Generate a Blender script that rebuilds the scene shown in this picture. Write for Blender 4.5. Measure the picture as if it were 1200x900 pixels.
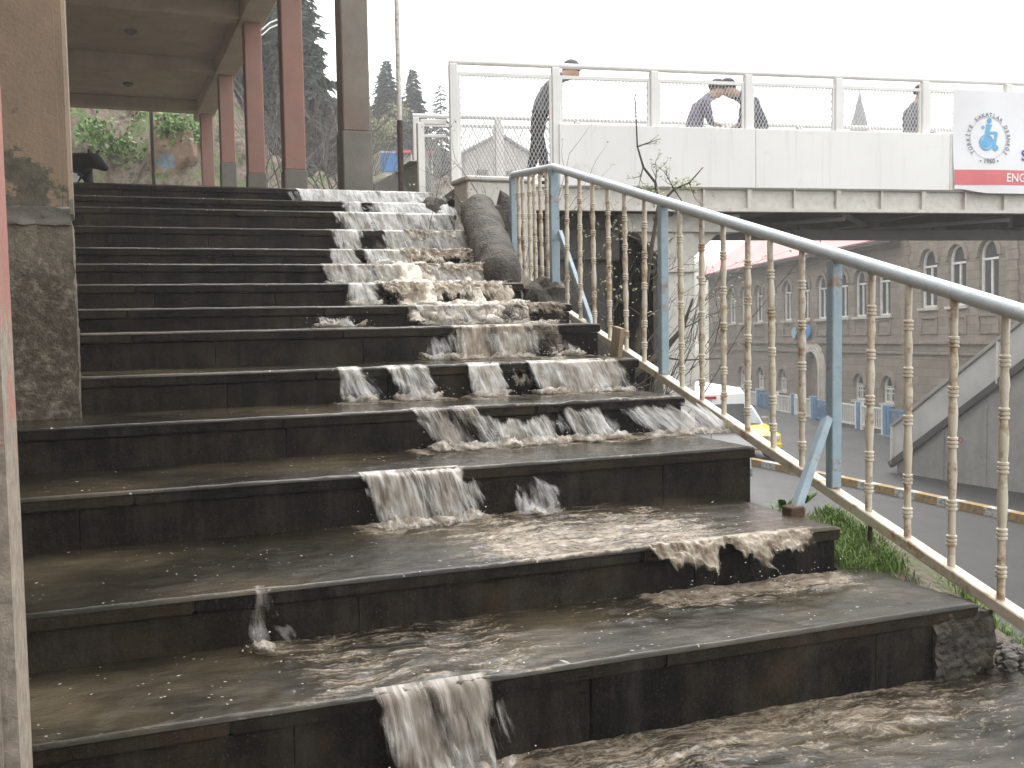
import bpy, bmesh, math, random
from mathutils import Vector, Matrix, noise
random.seed(7)
for o in list(bpy.data.objects): bpy.data.objects.remove(o)
SC = bpy.context.scene; COL = SC.collection
# ------------------------------------------------------------------ camera
F = 1218.035; CZ = 1.18
RV = Vector((0.93037254, -0.36626237, -0.01608737))      # right
DV = Vector((-0.0392525, -0.05588797, -0.99766516))      # down
FV = Vector((0.36450812, 0.92883174, -0.06637336))       # forward
cd = bpy.data.cameras.new('camera'); cam = bpy.data.objects.new('camera', cd); COL.objects.link(cam)
cd.sensor_width = 36; cd.lens = F/1200*36; cd.clip_end = 2000; cd.clip_start = .05
m = Matrix((RV, -DV, -FV)).transposed().to_4x4(); m.translation = (0, 0, CZ)
cam.matrix_world = m; SC.camera = cam
# ------------------------------------------------------------------ world, sun, exposure
R = math.radians
w = bpy.data.worlds.new('World'); SC.world = w; w.use_nodes = True
nt = w.node_tree; nt.nodes.clear()
sky = nt.nodes.new('ShaderNodeTexSky'); sky.sky_type = 'NISHITA'; sky.sun_disc = False
sky.sun_elevation = R(58); sky.sun_rotation = R(35); sky.air_density = 1.5; sky.dust_density = 4.0
hs = nt.nodes.new('ShaderNodeHueSaturation'); hs.inputs['Saturation'].default_value = .10
mx = nt.nodes.new('ShaderNodeMix'); mx.data_type = 'RGBA'; mx.inputs[0].default_value = .55
mx.inputs[7].default_value = (9.2, 9.3, 9.4, 1)             # even cloud layer over the clear sky
bg = nt.nodes.new('ShaderNodeBackground'); bg.inputs['Strength'].default_value = .13
wo = nt.nodes.new('ShaderNodeOutputWorld')
nt.links.new(sky.outputs[0], hs.inputs['Color']); nt.links.new(hs.outputs[0], mx.inputs[6])
nt.links.new(mx.outputs[2], bg.inputs['Color']); nt.links.new(bg.outputs[0], wo.inputs[0])
sl = bpy.data.lights.new('sun', 'SUN'); sl.energy = .8; sl.angle = R(25); sl.color = (1, .97, .93)
so = bpy.data.objects.new('sun', sl); COL.objects.link(so)
so.rotation_euler = (R(32), 0, R(180-35))
SC.view_settings.view_transform = 'Standard'; SC.view_settings.look = 'None'
SC.view_settings.exposure = 1.42; SC.view_settings.gamma = 1; SC.view_settings.use_curve_mapping = False
SC.render.engine = 'CYCLES'; SC.cycles.use_denoising = True
SC.cycles.max_bounces = 6; SC.cycles.transparent_max_bounces = 24; SC.cycles.volume_bounces = 1
SC.cycles.volume_step_rate = 6; SC.cycles.caustics_reflective = False; SC.cycles.caustics_refractive = False
# ------------------------------------------------------------------ site survey: pixel ray -> point in the place
def ray(x, y): return RV*((x-600)/F) + DV*((y-450)/F) + FV
O = Vector((0, 0, CZ))
def atD(x, y, D): return O + ray(x, y)*D
def atY(x, y, Y): d = ray(x, y); return O + d*(Y/d.y)
def atZ(x, y, Z): d = ray(x, y); return O + d*((Z-CZ)/d.z)
def atPl(x, y, P0, dr):
    n = Vector((-dr[1], dr[0], 0)); d = ray(x, y); return O + d*(n.dot(Vector(P0)-O)/n.dot(d))
def ss(a, b, x):
    t = max(0., min(1., (x-a)/(b-a))) if a != b else float(x > a); return t*t*(3-2*t)
def nz(p, s=1.0, o=3): return noise.fractal(Vector(p)*s, 1.0, 2.0, o)
# ------------------------------------------------------------------ mesh builder
class MB:
    def __init__(s): s.v = []; s.f = []; s.uv = None; s.at = {}; s.mi = []
    def add(s, vs, fs, mi=0):
        b = len(s.v); s.v += [Vector(p) for p in vs]; s.f += [tuple(b+i for i in f) for f in fs]; s.mi += [mi]*len(fs); return s
    def box(s, lo, hi, mi=0):
        x0, y0, z0 = lo; x1, y1, z1 = hi
        return s.add([(x0,y0,z0),(x1,y0,z0),(x1,y1,z0),(x0,y1,z0),(x0,y0,z1),(x1,y0,z1),(x1,y1,z1),(x0,y1,z1)],
            [(0,3,2,1),(4,5,6,7),(0,1,5,4),(1,2,6,5),(2,3,7,6),(3,0,4,7)], mi)
    def hexa(s, P, mi=0):      # eight corners: bottom ring then top ring
        return s.add(P, [(0,3,2,1),(4,5,6,7),(0,1,5,4),(1,2,6,5),(2,3,7,6),(3,0,4,7)], mi)
    def bar(s, a, b, w, h, up=(0,0,1), mi=0):   # rectangular bar from a to b
        a = Vector(a); b = Vector(b); d = (b-a).normalized(); x = d.cross(Vector(up))
        x = x.normalized() if x.length > 1e-4 else Vector((1,0,0)); u = x.cross(d)
        x *= w/2; u *= h/2
        return s.hexa([a-x-u, a+x-u, b+x-u, b-x-u, a-x+u, a+x+u, b+x+u, b-x+u], mi)
    def tube(s, pts, r, n=8, mi=0, cap=True):
        pts = [Vector(p) for p in pts]; rr = r if isinstance(r, (list, tuple)) else [r]*len(pts)
        rings = []; ref = None
        for i, p in enumerate(pts):
            d = (pts[min(i+1, len(pts)-1)] - pts[max(i-1, 0)]).normalized()
            if ref is None: ref = d.orthogonal().normalized()
            ref = (ref - d*ref.dot(d)).normalized(); y = d.cross(ref)
            rings.append([p + (ref*math.cos(2*math.pi*k/n) + y*math.sin(2*math.pi*k/n))*rr[i] for k in range(n)])
        vs = [v for rg in rings for v in rg]; fs = []
        for i in range(len(pts)-1):
            for k in range(n): fs.append((i*n+k, i*n+(k+1)%n, (i+1)*n+(k+1)%n, (i+1)*n+k))
        if cap: fs += [tuple(range(n-1, -1, -1)), tuple(range((len(pts)-1)*n, len(pts)*n))]
        return s.add(vs, fs, mi)
    def lathe(s, prof, c=(0,0,0), n=10, mi=0):  # prof: (r,z)
        c = Vector(c); vs = [c+Vector((r*math.cos(6.28319*k/n), r*math.sin(6.28319*k/n), z)) for r, z in prof for k in range(n)]
        fs = [(i*n+k, i*n+(k+1)%n, (i+1)*n+(k+1)%n, (i+1)*n+k) for i in range(len(prof)-1) for k in range(n)]
        return s.add(vs, fs+[tuple(range(n-1, -1, -1)), tuple(range((len(prof)-1)*n, len(prof)*n))], mi)
    def prism(s, poly, ax, d, mi=0):    # poly: 3D points of a flat outline, extruded by vector d
        n = len(poly); P = [Vector(p) for p in poly]; d = Vector(d)
        return s.add(P+[p+d for p in P], [tuple(range(n))[::-1], tuple(range(n, 2*n))]+[(i,(i+1)%n,n+(i+1)%n,n+i) for i in range(n)], mi)
    def grid(s, fn, nu, nv, mi=0):
        vs = [fn(i/nu, j/nv) for j in range(nv+1) for i in range(nu+1)]; W = nu+1
        return s.add(vs, [(j*W+i, j*W+i+1, (j+1)*W+i+1, (j+1)*W+i) for j in range(nv) for i in range(nu)], mi)
    def build(s, name, mat, parent=None, bevel=0, smooth=False, local=False, seg=1, recalc=True):
        me = bpy.data.meshes.new(name)
        vs = s.v
        if parent is not None and not local:
            inv = wm(parent).inverted(); vs = [inv @ v for v in vs]
        me.from_pydata([tuple(v) for v in vs], [], s.f)
        mats = mat if isinstance(mat, (list, tuple)) else [mat]
        for q in mats: me.materials.append(q)
        if len(mats) > 1:
            for p, i in zip(me.polygons, s.mi): p.material_index = i
        if s.uv:
            l = me.uv_layers.new(name='UVMap')
            for lp in me.loops: l.data[lp.index].uv = s.uv[lp.vertex_index]
        for k, vals in s.at.items():
            a = me.attributes.new(k, 'FLOAT', 'POINT'); a.data.foreach_set('value', vals)
        if recalc or bevel:
            bm = bmesh.new(); bm.from_mesh(me)
            if recalc: bmesh.ops.recalc_face_normals(bm, faces=bm.faces)
            if bevel: bmesh.ops.bevel(bm, geom=[e for e in bm.edges if len(e.link_faces) == 2 and e.calc_face_angle(0) > .6], offset=bevel, segments=seg, affect='EDGES', clamp_overlap=True)
            bm.to_mesh(me); bm.free()
        if smooth:
            for p in me.polygons: p.use_smooth = True
            if smooth != True: me.set_sharp_from_angle(angle=smooth)
        o = bpy.data.objects.new(name, me); COL.objects.link(o)
        if parent is not None: o.parent = parent
        return o
def wm(o):
    m = o.matrix_basis.copy()
    while o.parent: o = o.parent; m = o.matrix_basis @ m
    return m
def tag(o, label=None, cat=None, group=None, kind=None):
    if label: o['label'] = label
    if cat: o['category'] = cat
    if group: o['group'] = group
    if kind: o['kind'] = kind
    return o
def empty(name, loc, label, cat, group=None, rot=None):
    o = bpy.data.objects.new(name, None); COL.objects.link(o); o.location = loc; o.empty_display_size = .2
    if rot is not None: o.rotation_euler = rot
    return tag(o, label, cat, group)
def copy_tree(o, parent=None):
    c = o.copy(); COL.objects.link(c); c.parent = parent
    for ch in list(o.children): copy_tree(ch, c)
    return c
# ------------------------------------------------------------------ materials
class NT:
    def __init__(s, name):
        s.m = bpy.data.materials.new(name); s.m.use_nodes = True; s.t = s.m.node_tree; s.t.nodes.clear()
        s.out = s.n('OutputMaterial'); s.b = s.n('BsdfPrincipled'); s.l(s.b.outputs[0], s.out.inputs[0])
        s.tc = s.n('TexCoord'); s.co = s.tc.outputs['Object']
    def n(s, k, **p):
        q = s.t.nodes.new('ShaderNode'+k)
        for a, v in p.items(): setattr(q, a, v)
        return q
    def l(s, a, b): s.t.links.new(a, b)
    def map(s, scale, co=None):
        q = s.n('Mapping'); q.inputs['Scale'].default_value = scale; s.l(co or s.co, q.inputs[0]); return q.outputs[0]
    def noise(s, scale, det=4, rough=.6, co=None, dist=0):
        q = s.n('TexNoise'); q.inputs['Scale'].default_value = scale; q.inputs['Detail'].default_value = det
        q.inputs['Roughness'].default_value = rough; q.inputs['Distortion'].default_value = dist
        s.l(co or s.co, q.inputs['Vector']); return q.outputs[0]
    def ramp(s, fac, stops):
        q = s.n('ValToRGB'); e = q.color_ramp.elements
        while len(e) < len(stops): e.new(.5)
        for i, (p, c) in enumerate(stops):
            e[i].position = p; e[i].color = (*c, 1) if isinstance(c, (tuple, list)) else (c, c, c, 1)
        s.l(fac, q.inputs[0]); return q.outputs[0]
    def mix(s, fac, a, b, mode='MIX'):
        q = s.n('Mix', data_type='RGBA', blend_type=mode)
        for sock, v in ((q.inputs[0], fac), (q.inputs[6], a), (q.inputs[7], b)):
            if isinstance(v, (int, float)): sock.default_value = v
            elif isinstance(v, (tuple, list)): sock.default_value = (*v, 1)
            else: s.l(v, sock)
        return q.outputs[2]
    def math(s, op, a, b=0.0, c=None, clamp=False):
        q = s.n('Math', operation=op, use_clamp=clamp)
        for sock, v in zip(q.inputs, (a, b, c)):
            if v is None: continue
            if isinstance(v, (int, float)): sock.default_value = v
            else: s.l(v, sock)
        return q.outputs[0]
    def attr(s, nm): return s.n('Attribute', attribute_name=nm).outputs['Fac']
    def col(s, v):
        if isinstance(v, (tuple, list)): s.b.inputs['Base Color'].default_value = (*v, 1)
        else: s.l(v, s.b.inputs['Base Color'])
    def rough(s, v):
        if isinstance(v, (int, float)): s.b.inputs['Roughness'].default_value = v
        else: s.l(v, s.b.inputs['Roughness'])
    def bump(s, h, dist=.01, st=.5):
        q = s.n('Bump'); q.inputs['Distance'].default_value = dist; q.inputs['Strength'].default_value = st
        s.l(h, q.inputs['Height']); s.l(q.outputs[0], s.b.inputs['Normal'])
def plain(name, c1, c2=None, scale=6, rough=.6, bump=.004, bscale=60, metal=0, lo=.35, hi=.65):
    t = NT(name); c2 = c2 or tuple(x*.75 for x in c1)
    t.col(t.ramp(t.noise(scale, 5), [(lo, c1), (hi, c2)])); t.rough(rough); t.b.inputs['Metallic'].default_value = metal
    if bump: t.bump(t.noise(bscale, 3), bump, .6)
    return t.m
def island(t): return t.n('NewGeometry').outputs['Random Per Island']
def mk_stone():           # wet dark andesite cladding, each slab its own tone
    t = NT('wet_dark_stone'); i = island(t)
    base = t.ramp(i, [(0, (.003, .0027, .0024)), (.35, (.0115, .009, .0065)), (.6, (.004, .0035, .003)), (.82, (.026, .018, .010)), (1, (.006, .0052, .0045))])
    st = t.ramp(t.noise(2.6, 8, .72), [(.47, 0.), (.68, 1.)])
    c = t.mix(t.math('MULTIPLY', st, .9), base, (.048, .034, .020))
    gr = t.ramp(t.noise(9, 7, .75, t.map((1.3, 1, .16))), [(.48, 0.), (.70, 1.)])
    c = t.mix(t.math('MULTIPLY', gr, .65), c, (.052, .046, .037)); c = t.mix(t.ramp(t.noise(4, 6, .72), [(.50, 0.), (.66, .7)]), c, (.0035, .003, .0027))
    sp = t.ramp(t.noise(140, 2, .5), [(.62, 0.), (.72, 1.)]); c = t.mix(t.math('MULTIPLY', sp, .28), c, (.13, .115, .09))
    t.col(c); t.rough(t.ramp(t.noise(5, 4), [(.3, .3), (.7, .6)])); t.bump(t.noise(45, 6, .75), .010, .7)
    t.b.inputs['Specular IOR Level'].default_value = .09
    return t.m
def mk_water():           # thin muddy film with froth where it is churned up
    t = NT('muddy_water'); foam = t.attr('foam')
    dn = t.n('TexNoise'); dn.inputs['Scale'].default_value = 3.0; dn.inputs['Detail'].default_value = 3; t.l(t.co, dn.inputs['Vector'])
    add = t.n('VectorMath', operation='MULTIPLY_ADD'); t.l(dn.outputs[1], add.inputs[0]); add.inputs[1].default_value = (.25, .25, 0); t.l(t.co, add.inputs[2])
    w = add.outputs[0]
    st = t.noise(11, 8, .74, t.map((.62, 2.5, 1), w)); fi = t.noise(60, 5, .75, t.map((1, 1.6, 1), w))
    v = t.math('ADD', t.math('MULTIPLY', st, .65), t.math('MULTIPLY', fi, .35))
    v = t.math('ADD', v, t.math('MULTIPLY_ADD', foam, .40, -.225))
    k = t.ramp(v, [(.47, 0.), (.66, 1.)])
    mud = t.ramp(t.noise(1.7, 5, .6, w), [(.36, (.010, .0085, .006)), (.5, (.030, .025, .016)), (.68, (.076, .061, .037))])
    fc = t.ramp(t.noise(34, 5, .7, w), [(.34, (.19, .145, .095)), (.5, (.37, .30, .22)), (.66, (.62, .55, .46))])
    c = t.mix(t.math('MULTIPLY', k, .92), mud, fc)
    # rain drop specks
    vo = t.n('TexVoronoi', feature='F1'); vo.inputs['Scale'].default_value = 27; t.l(w, vo.inputs['Vector'])
    sp = t.ramp(vo.outputs['Distance'], [(.07, 1.), (.13, 0.)])
    ms = t.ramp(t.noise(6, 2), [(.44, 0.), (.55, 1.)])
    c = t.mix(t.math('MULTIPLY', t.math('MULTIPLY', sp, ms), .8), c, (.6, .57, .52))
    t.col(c); t.rough(t.ramp(k, [(0, .07), (1, .5)]))
    h = t.math('ADD', t.math('MULTIPLY', st, .6), t.math('MULTIPLY', fi, .4)); t.bump(h, .011, .42)
    t.b.inputs['IOR'].default_value = 1.33
    return t.m
def mk_fall(tan=False):
    t = NT('tan_falling_water' if tan else 'falling_water'); uv = t.tc.outputs['UV']; cov = t.attr('cov'); wh = t.attr('white')
    a = t.noise(1.0, 5, .62, t.map((26, 1.3, 1), uv), .25); b = t.noise(1.0, 4, .65, t.map((85, 2.2, 1), uv), .2)
    s = t.math('ADD', t.math('MULTIPLY', a, .5), t.math('MULTIPLY', b, .5))
    k = t.ramp(t.math('ADD', s, t.math('MULTIPLY_ADD', wh, .5, -.25)), [(.34, (.16, .13, .098)), (.48, (.315, .285, .24)), (.63, (.53, .52, .485)), (.78, (.80, .795, .78))])
    if tan: k = t.mix(1., k, (1., .90, .77), 'MULTIPLY')
    t.col(k); t.rough(.35); t.bump(s, .012, .5)
    al = t.math('ADD', t.math('MULTIPLY', s, 1.9), t.math('MULTIPLY_ADD', cov, 1.5, -1.55))
    al = t.ramp(al, [(.16, 0.), (.92, .94)])
    t.l(al, t.b.inputs['Alpha'])
    return t.m
def mk_froth():
    t = NT('brown_froth'); n1 = t.noise(26, 5, .65); 
    t.col(t.ramp(n1, [(.34, (.33, .27, .20)), (.5, (.56, .49, .40)), (.64, (.80, .76, .69))])); t.rough(.5); t.bump(t.noise(70, 5, .7), .02, .9)
    al = t.ramp(t.math('ADD', t.math('MULTIPLY', t.noise(75, 6, .8, None, .6), 1.7), t.math('MULTIPLY_ADD', t.attr('cov'), 1.2, -1.3)), [(.20, 0.), (.60, .92)]); t.l(al, t.b.inputs['Alpha'])
    return t.m
def mk_rust(name, paint, rust_amt=.5, paint2=None):
    t = NT(name); p = t.ramp(t.noise(14, 4), [(.35, paint), (.7, paint2 or tuple(x*.8 for x in paint))])
    g = t.n('NewGeometry'); rr = t.noise(11, 7, .72, g.outputs['Position'])
    k = t.ramp(rr, [(rust_amt-.05, 1.), (rust_amt+.06, 0.)])
    rc = t.ramp(t.noise(40, 4), [(.3, (.14, .06, .022)), (.6, (.33, .19, .08))])
    t.col(t.mix(t.math('MULTIPLY', k, .85), p, rc)); t.rough(.45); t.bump(t.noise(70, 4), .003, .5); return t.m
def mk_plaster(name, c1, c2, stain, peel=None, pz=0, ph=.5):
    t = NT(name); c = t.ramp(t.noise(2.2, 6, .65), [(.35, c1), (.65, c2)])
    c = t.mix(t.math('MULTIPLY', t.ramp(t.noise(1.3, 7, .7, t.map((1.4, 1.4, .7))), [(.5, 0.), (.7, 1.)]), .6), c, stain)
    if peel:
        z = t.n('SeparateXYZ'); t.l(t.co, z.inputs[0])
        g = t.math('ADD', t.math('MULTIPLY_ADD', z.outputs[2], -1/ph, pz/ph), t.math('MULTIPLY', t.noise(7, 7, .72), 3.2))
        k = t.ramp(t.math('MULTIPLY', g, .25), [(.42, 0.), (.46, 1.)])
        pc = t.ramp(t.noise(30, 5), [(.35, peel), (.65, tuple(x*.55 for x in peel))])
        c = t.mix(k, c, pc)
    c = t.mix(t.ramp(t.noise(120, 2), [(.60, 0.), (.75, .35)]), c, tuple(x*.45 for x in c1))
    t.col(c); t.rough(.75); t.bump(t.noise(60, 5, .7), .008, .6); return t.m
def mk_rough_stone():
    t = NT('picked_stone'); c = t.ramp(t.noise(28, 6, .75), [(.36, (.055, .044, .030)), (.52, (.15, .125, .088)), (.66, (.42, .38, .31))])
    c = t.mix(t.ramp(t.noise(1.8, 4), [(.45, 0.), (.65, .6)]), c, (.075, .055, .034)); z = t.n('SeparateXYZ'); t.l(t.co, z.inputs[0]); hi = t.ramp(t.math('ADD', z.outputs[2], t.math('MULTIPLY', t.noise(4, 5), .6)), [(1.45, 0.), (1.7, 1.)]) if False else t.math('MULTIPLY', t.math('ADD', z.outputs[2], t.math('MULTIPLY_ADD', t.noise(4, 5), .8, -1.65)), 3.0, clamp=True); c = t.mix(t.math('MULTIPLY', hi, .7), c, (.27, .24, .185)); t.col(c); t.rough(.6); t.bump(t.noise(38, 5, .75), .03, .8); return t.m
def mk_facade():
    t = NT('cut_stone_blocks'); s = t.n('SeparateXYZ'); t.l(t.co, s.inputs[0]); cx = t.n('CombineXYZ')
    t.l(s.outputs[0], cx.inputs[0]); t.l(s.outputs[2], cx.inputs[1])
    b = t.n('TexBrick'); t.l(cx.outputs[0], b.inputs['Vector']); b.inputs['Scale'].default_value = 1
    b.inputs['Brick Width'].default_value = .62; b.inputs['Row Height'].default_value = .29; b.inputs['Mortar Size'].default_value = .012
    b.inputs['Color1'].default_value = (.31, .265, .215, 1); b.inputs['Color2'].default_value = (.225, .19, .152, 1); b.inputs['Mortar'].default_value = (.15, .125, .10, 1)
    c = t.mix(t.ramp(t.noise(.5, 6, .65), [(.4, 0.), (.7, .55)]), b.outputs[0], (.165, .135, .108))
    c = t.mix(t.ramp(t.noise(9, 4), [(.4, 0.), (.7, .4)]), c, (.25, .215, .18)); t.col(c); t.rough(.85); t.bump(t.math('ADD', t.math('MULTIPLY', b.outputs[1], -.7), t.math('MULTIPLY', t.noise(12, 5), .6)), .03, .6); return t.m
def mk_leaf(name, c1, c2):
    t = NT(name); t.col(t.ramp(island(t), [(0, c1), (1, c2)])); t.rough(.6)
    t.b.inputs['Transmission Weight'].default_value = 0; return t.m
def mk_glass(name, c=(.035, .037, .038), rough=.08):
    t = NT(name); t.col(t.ramp(t.noise(1.2, 3), [(.3, c), (.7, tuple(x*1.8+.01 for x in c))])); t.rough(rough); return t.m
def mk_road():
    t = NT('wet_asphalt'); n = t.noise(.35, 6, .6, t.map((1, .5, 1)))
    t.col(t.ramp(t.noise(90, 3), [(.35, (.016, .0155, .015)), (.65, (.034, .033, .031))])); t.rough(t.ramp(n, [(.35, .35), (.65, .6)])); t.b.inputs['Specular IOR Level'].default_value = .3; t.bump(t.noise(60, 4), .01, .4); return t.m
def mk_earth():
    t = NT('soil_and_turf'); n = t.noise(3.5, 6, .7)
    c = t.ramp(n, [(.36, (.060, .048, .034)), (.50, (.13, .105, .075)), (.62, (.075, .080, .030)), (.75, (.09, .125, .04))]); t.col(c); t.rough(.8); t.bump(t.noise(25, 5), .04, .8); return t.m
def mk_hillside():
    t = NT('rocky_slope'); c = t.ramp(t.noise(2.4, 7, .72, t.map((1, 1, .35))), [(.36, (.014, .011, .009)), (.46, (.12, .085, .058)), (.56, (.22, .18, .135)), (.66, (.035, .028, .022))])
    c = t.mix(t.ramp(t.noise(.9, 6, .7), [(.50, 0.), (.58, .85)]), c, t.ramp(t.noise(7, 4), [(.35, (.045, .085, .018)), (.65, (.13, .20, .05))])); t.col(c); t.rough(.9); t.bump(t.noise(5, 6, .7), .15, .9); return t.m
def mk_fascia():
    t = NT('white_sheet_streaked'); c = t.ramp(t.noise(.8, 4), [(.35, (.79, .785, .765)), (.65, (.73, .725, .70))])
    k = t.ramp(t.noise(7, 7, .75, t.map((1.6, 1.6, .07))), [(.54, 0.), (.74, 1.)]); c = t.mix(t.math('MULTIPLY', k, .45), c, (.50, .455, .385))
    k2 = t.ramp(t.noise(2.2, 7, .75), [(.60, 0.), (.70, 1.)]); c = t.mix(t.math('MULTIPLY', k2, .35), c, (.50, .42, .33)); t.col(c); t.rough(.4); t.bump(t.noise(1.5, 3), .02, .2); return t.m
def mk_kerbpaint():
    t = NT('kerb_paint'); ye = t.attr('yellow'); n = t.noise(12, 6, .7)
    c = t.mix(ye, (.52, .50, .45), (.36, .21, .04)); k = t.ramp(n, [(.44, 0.), (.62, .9)]); t.col(t.mix(k, c, (.10, .095, .085))); t.rough(.5); return t.m
M = dict(stone=mk_stone(), water=mk_water(), fall=mk_fall(), fallt=mk_fall(True), froth=mk_froth(),
    cream=mk_rust('cream_paint_rusting', (.63, .575, .475), .425, (.54, .47, .36)), bluepaint=mk_rust('blue_grey_paint', (.31, .40, .455), .405, (.25, .335, .39)),
    railtop=mk_rust('pale_blue_paint', (.57, .63, .67), .34, (.50, .56, .60)), white=plain('white_paint', (.80, .795, .77), (.70, .69, .66), 1.5, .45, .002),
    fascia=mk_fascia(), oldwhite=mk_rust('stained_white_paint', (.60, .58, .53), .34, (.50, .47, .42)),
    wire=plain('galvanised_wire', (.55, .55, .54), (.47, .47, .46), 20, .5, 0), dark=plain('dark_soffit', (.27, .26, .25), (.20, .195, .185), 2, .8),
    redcol=mk_plaster('red_plaster', (.36, .19, .15), (.30, .165, .13), (.33, .235, .19)), greycol=mk_plaster('grey_plaster', (.22, .195, .16), (.165, .145, .12), (.20, .125, .09)),
    plinth=mk_plaster('grey_plinth', (.21, .195, .165), (.15, .14, .12), (.12, .11, .09)), beige=mk_plaster('beige_plaster', (.35, .25, .17), (.28, .205, .14), (.17, .14, .10), (.13, .118, .085), 1.85, .60),
    pink=mk_plaster('peeling_pink_paint', (.38, .17, .135), (.31, .135, .105), (.40, .22, .18), (.33, .28, .22), 1.25, .55),
    ceil=mk_plaster('ceiling_plaster', (.58, .52, .44), (.48, .43, .36), (.36, .32, .27)), picked=mk_rough_stone(), facade=mk_facade(),
    trim=plain('stone_trim', (.30, .25, .20), (.20, .168, .138), 3, .8), paletrim=plain('pale_stone', (.60, .56, .49), (.45, .41, .35), 3, .8),
    frame=plain('white_window_frame', (.85, .84, .81), None, 3, .5, 0), glass=mk_glass('window_glass'), roofred=plain('faded_red_roof', (.58, .27, .265), (.49, .215, .21), .7, .6, .01, 5),
    road=mk_road(), earth=mk_earth(), conc=mk_plaster('weathered_concrete', (.30, .29, .27), (.23, .225, .21), (.17, .16, .14)),
    darkconc=mk_plaster('dark_concrete', (.060, .054, .047), (.040, .036, .032), (.025, .022, .019)), paveslab=plain('wet_paving', (.07, .062, .05), (.045, .04, .033), 3, .25),
    kerb=mk_kerbpaint(), needle=mk_leaf('conifer_needles', (.010, .024, .014), (.036, .064, .040)), needle2=mk_leaf('haze_blue_needles', (.012, .030, .024), (.038, .070, .056)),  # needle2: bluish haze put into the far conifers' colour
    yleaf=mk_leaf('yellow_green_leaf', (.10, .12, .03), (.20, .21, .07)), gleaf=mk_leaf('fresh_leaf', (.045, .10, .015), (.13, .24, .04)), grass=mk_leaf('grass_blade', (.09, .16, .025), (.22, .32, .08)),
    bark=plain('bark', (.085, .065, .048), (.045, .036, .028), 12, .85), twig=plain('grey_twig', (.13, .115, .10), (.08, .07, .06), 8, .8), bud=mk_leaf('pale_bud', (.18, .19, .08), (.32, .33, .18)),
    rock=plain('hill_rock', (.16, .135, .105), (.085, .072, .058), 2.2, .85, .06, 7), orock=plain('orange_rock', (.27, .175, .11), (.12, .085, .055), 3.5, .8, .05, 8), boulder=plain('dark_rough_stone', (.115, .098, .080), (.045, .039, .033), 5, .8, .05, 40),
    rubble=plain('muddy_rubble', (.085, .068, .050), (.022, .018, .014), 14, .55, .03, 40), blue=plain('blue_sheet', (.03, .20, .52), (.025, .16, .43), 3, .4, 0), red=plain('red_sheet', (.60, .12, .12), None, 3, .5, 0),
    fenceblue=plain('fence_blue_paint', (.16, .30, .48), (.12, .23, .38), 4, .5, 0), steelblue=plain('pale_sign_blue', (.10, .30, .60), None, 3, .4, 0),
    wpaint=plain('vehicle_white', (.80, .80, .79), (.74, .74, .73), 2, .25, 0), ypaint=plain('vehicle_yellow', (.75, .55, .03), (.68, .48, .03), 2, .25, 0), tyre=plain('rubber', (.02, .02, .02), None, 9, .8), rim=plain('wheel_metal', (.4, .4, .41), None, 5, .35, 0, metal=.8),
    lamp=plain('lamp_lens', (.75, .74, .70), None, 5, .1, 0), redlamp=plain('red_lens', (.45, .02, .02), None, 5, .15, 0), black=plain('black_fur', (.002, .002, .002), (.004, .004, .004), 20, .7, .004), whitefur=plain('white_fur', (.6, .58, .55), None, 20, .8, .002),
    plate=plain('white_plate', (.75, .75, .73), None, 9, .4, 0), skin=plain('skin', (.42, .26, .19), (.36, .21, .15), 9, .5, 0), navy=plain('dark_blue_cloth', (.08, .085, .12), (.055, .06, .085), 12, .85, .003), grey=plain('grey_cloth', (.14, .14, .16), (.09, .09, .105), 12, .85, .003),
    plum=plain('purple_grey_cloth', (.16, .14, .21), (.11, .10, .15), 12, .85, .003), pale=plain('pale_cloth', (.72, .72, .76), None, 12, .8, .003), trous=plain('dark_trousers', (.03, .03, .035), None, 12, .85, .003), hair=plain('dark_hair', (.02, .016, .013), None, 30, .6, .003), cap=plain('grey_cap', (.10, .10, .11), None, 20, .8, 0),
    bannercloth=plain('white_banner_vinyl', (.77, .77, .79), (.72, .72, .74), 1.2, .45, 0), bred=plain('banner_red', (.66, .16, .17), (.60, .14, .15), 2, .5, 0), bblue=plain('banner_blue', (.13, .45, .75), None, 3, .5, 0), bgrey=plain('banner_grey_ink', (.18, .20, .22), None, 3, .5, 0), bpurple=plain('banner_purple', (.09, .06, .30), None, 3, .5, 0), bwhite=plain('banner_white_ink', (.82, .82, .82), None, 3, .5, 0),
    spray=plain('spray_drops', (.72, .70, .66), None, 9, .2, 0), grime=plain('muddy_puddle', (.10, .083, .06), (.06, .05, .036), 3, .2), hill=plain('far_hillside', (.24, .235, .19), (.15, .155, .12), .12, .9, 0), housewall=plain('pale_render', (.62, .60, .56), (.55, .53, .50), 1, .8, 0), wood=plain('weathered_wood', (.33, .25, .17), (.22, .16, .10), 6, .7))
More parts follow.
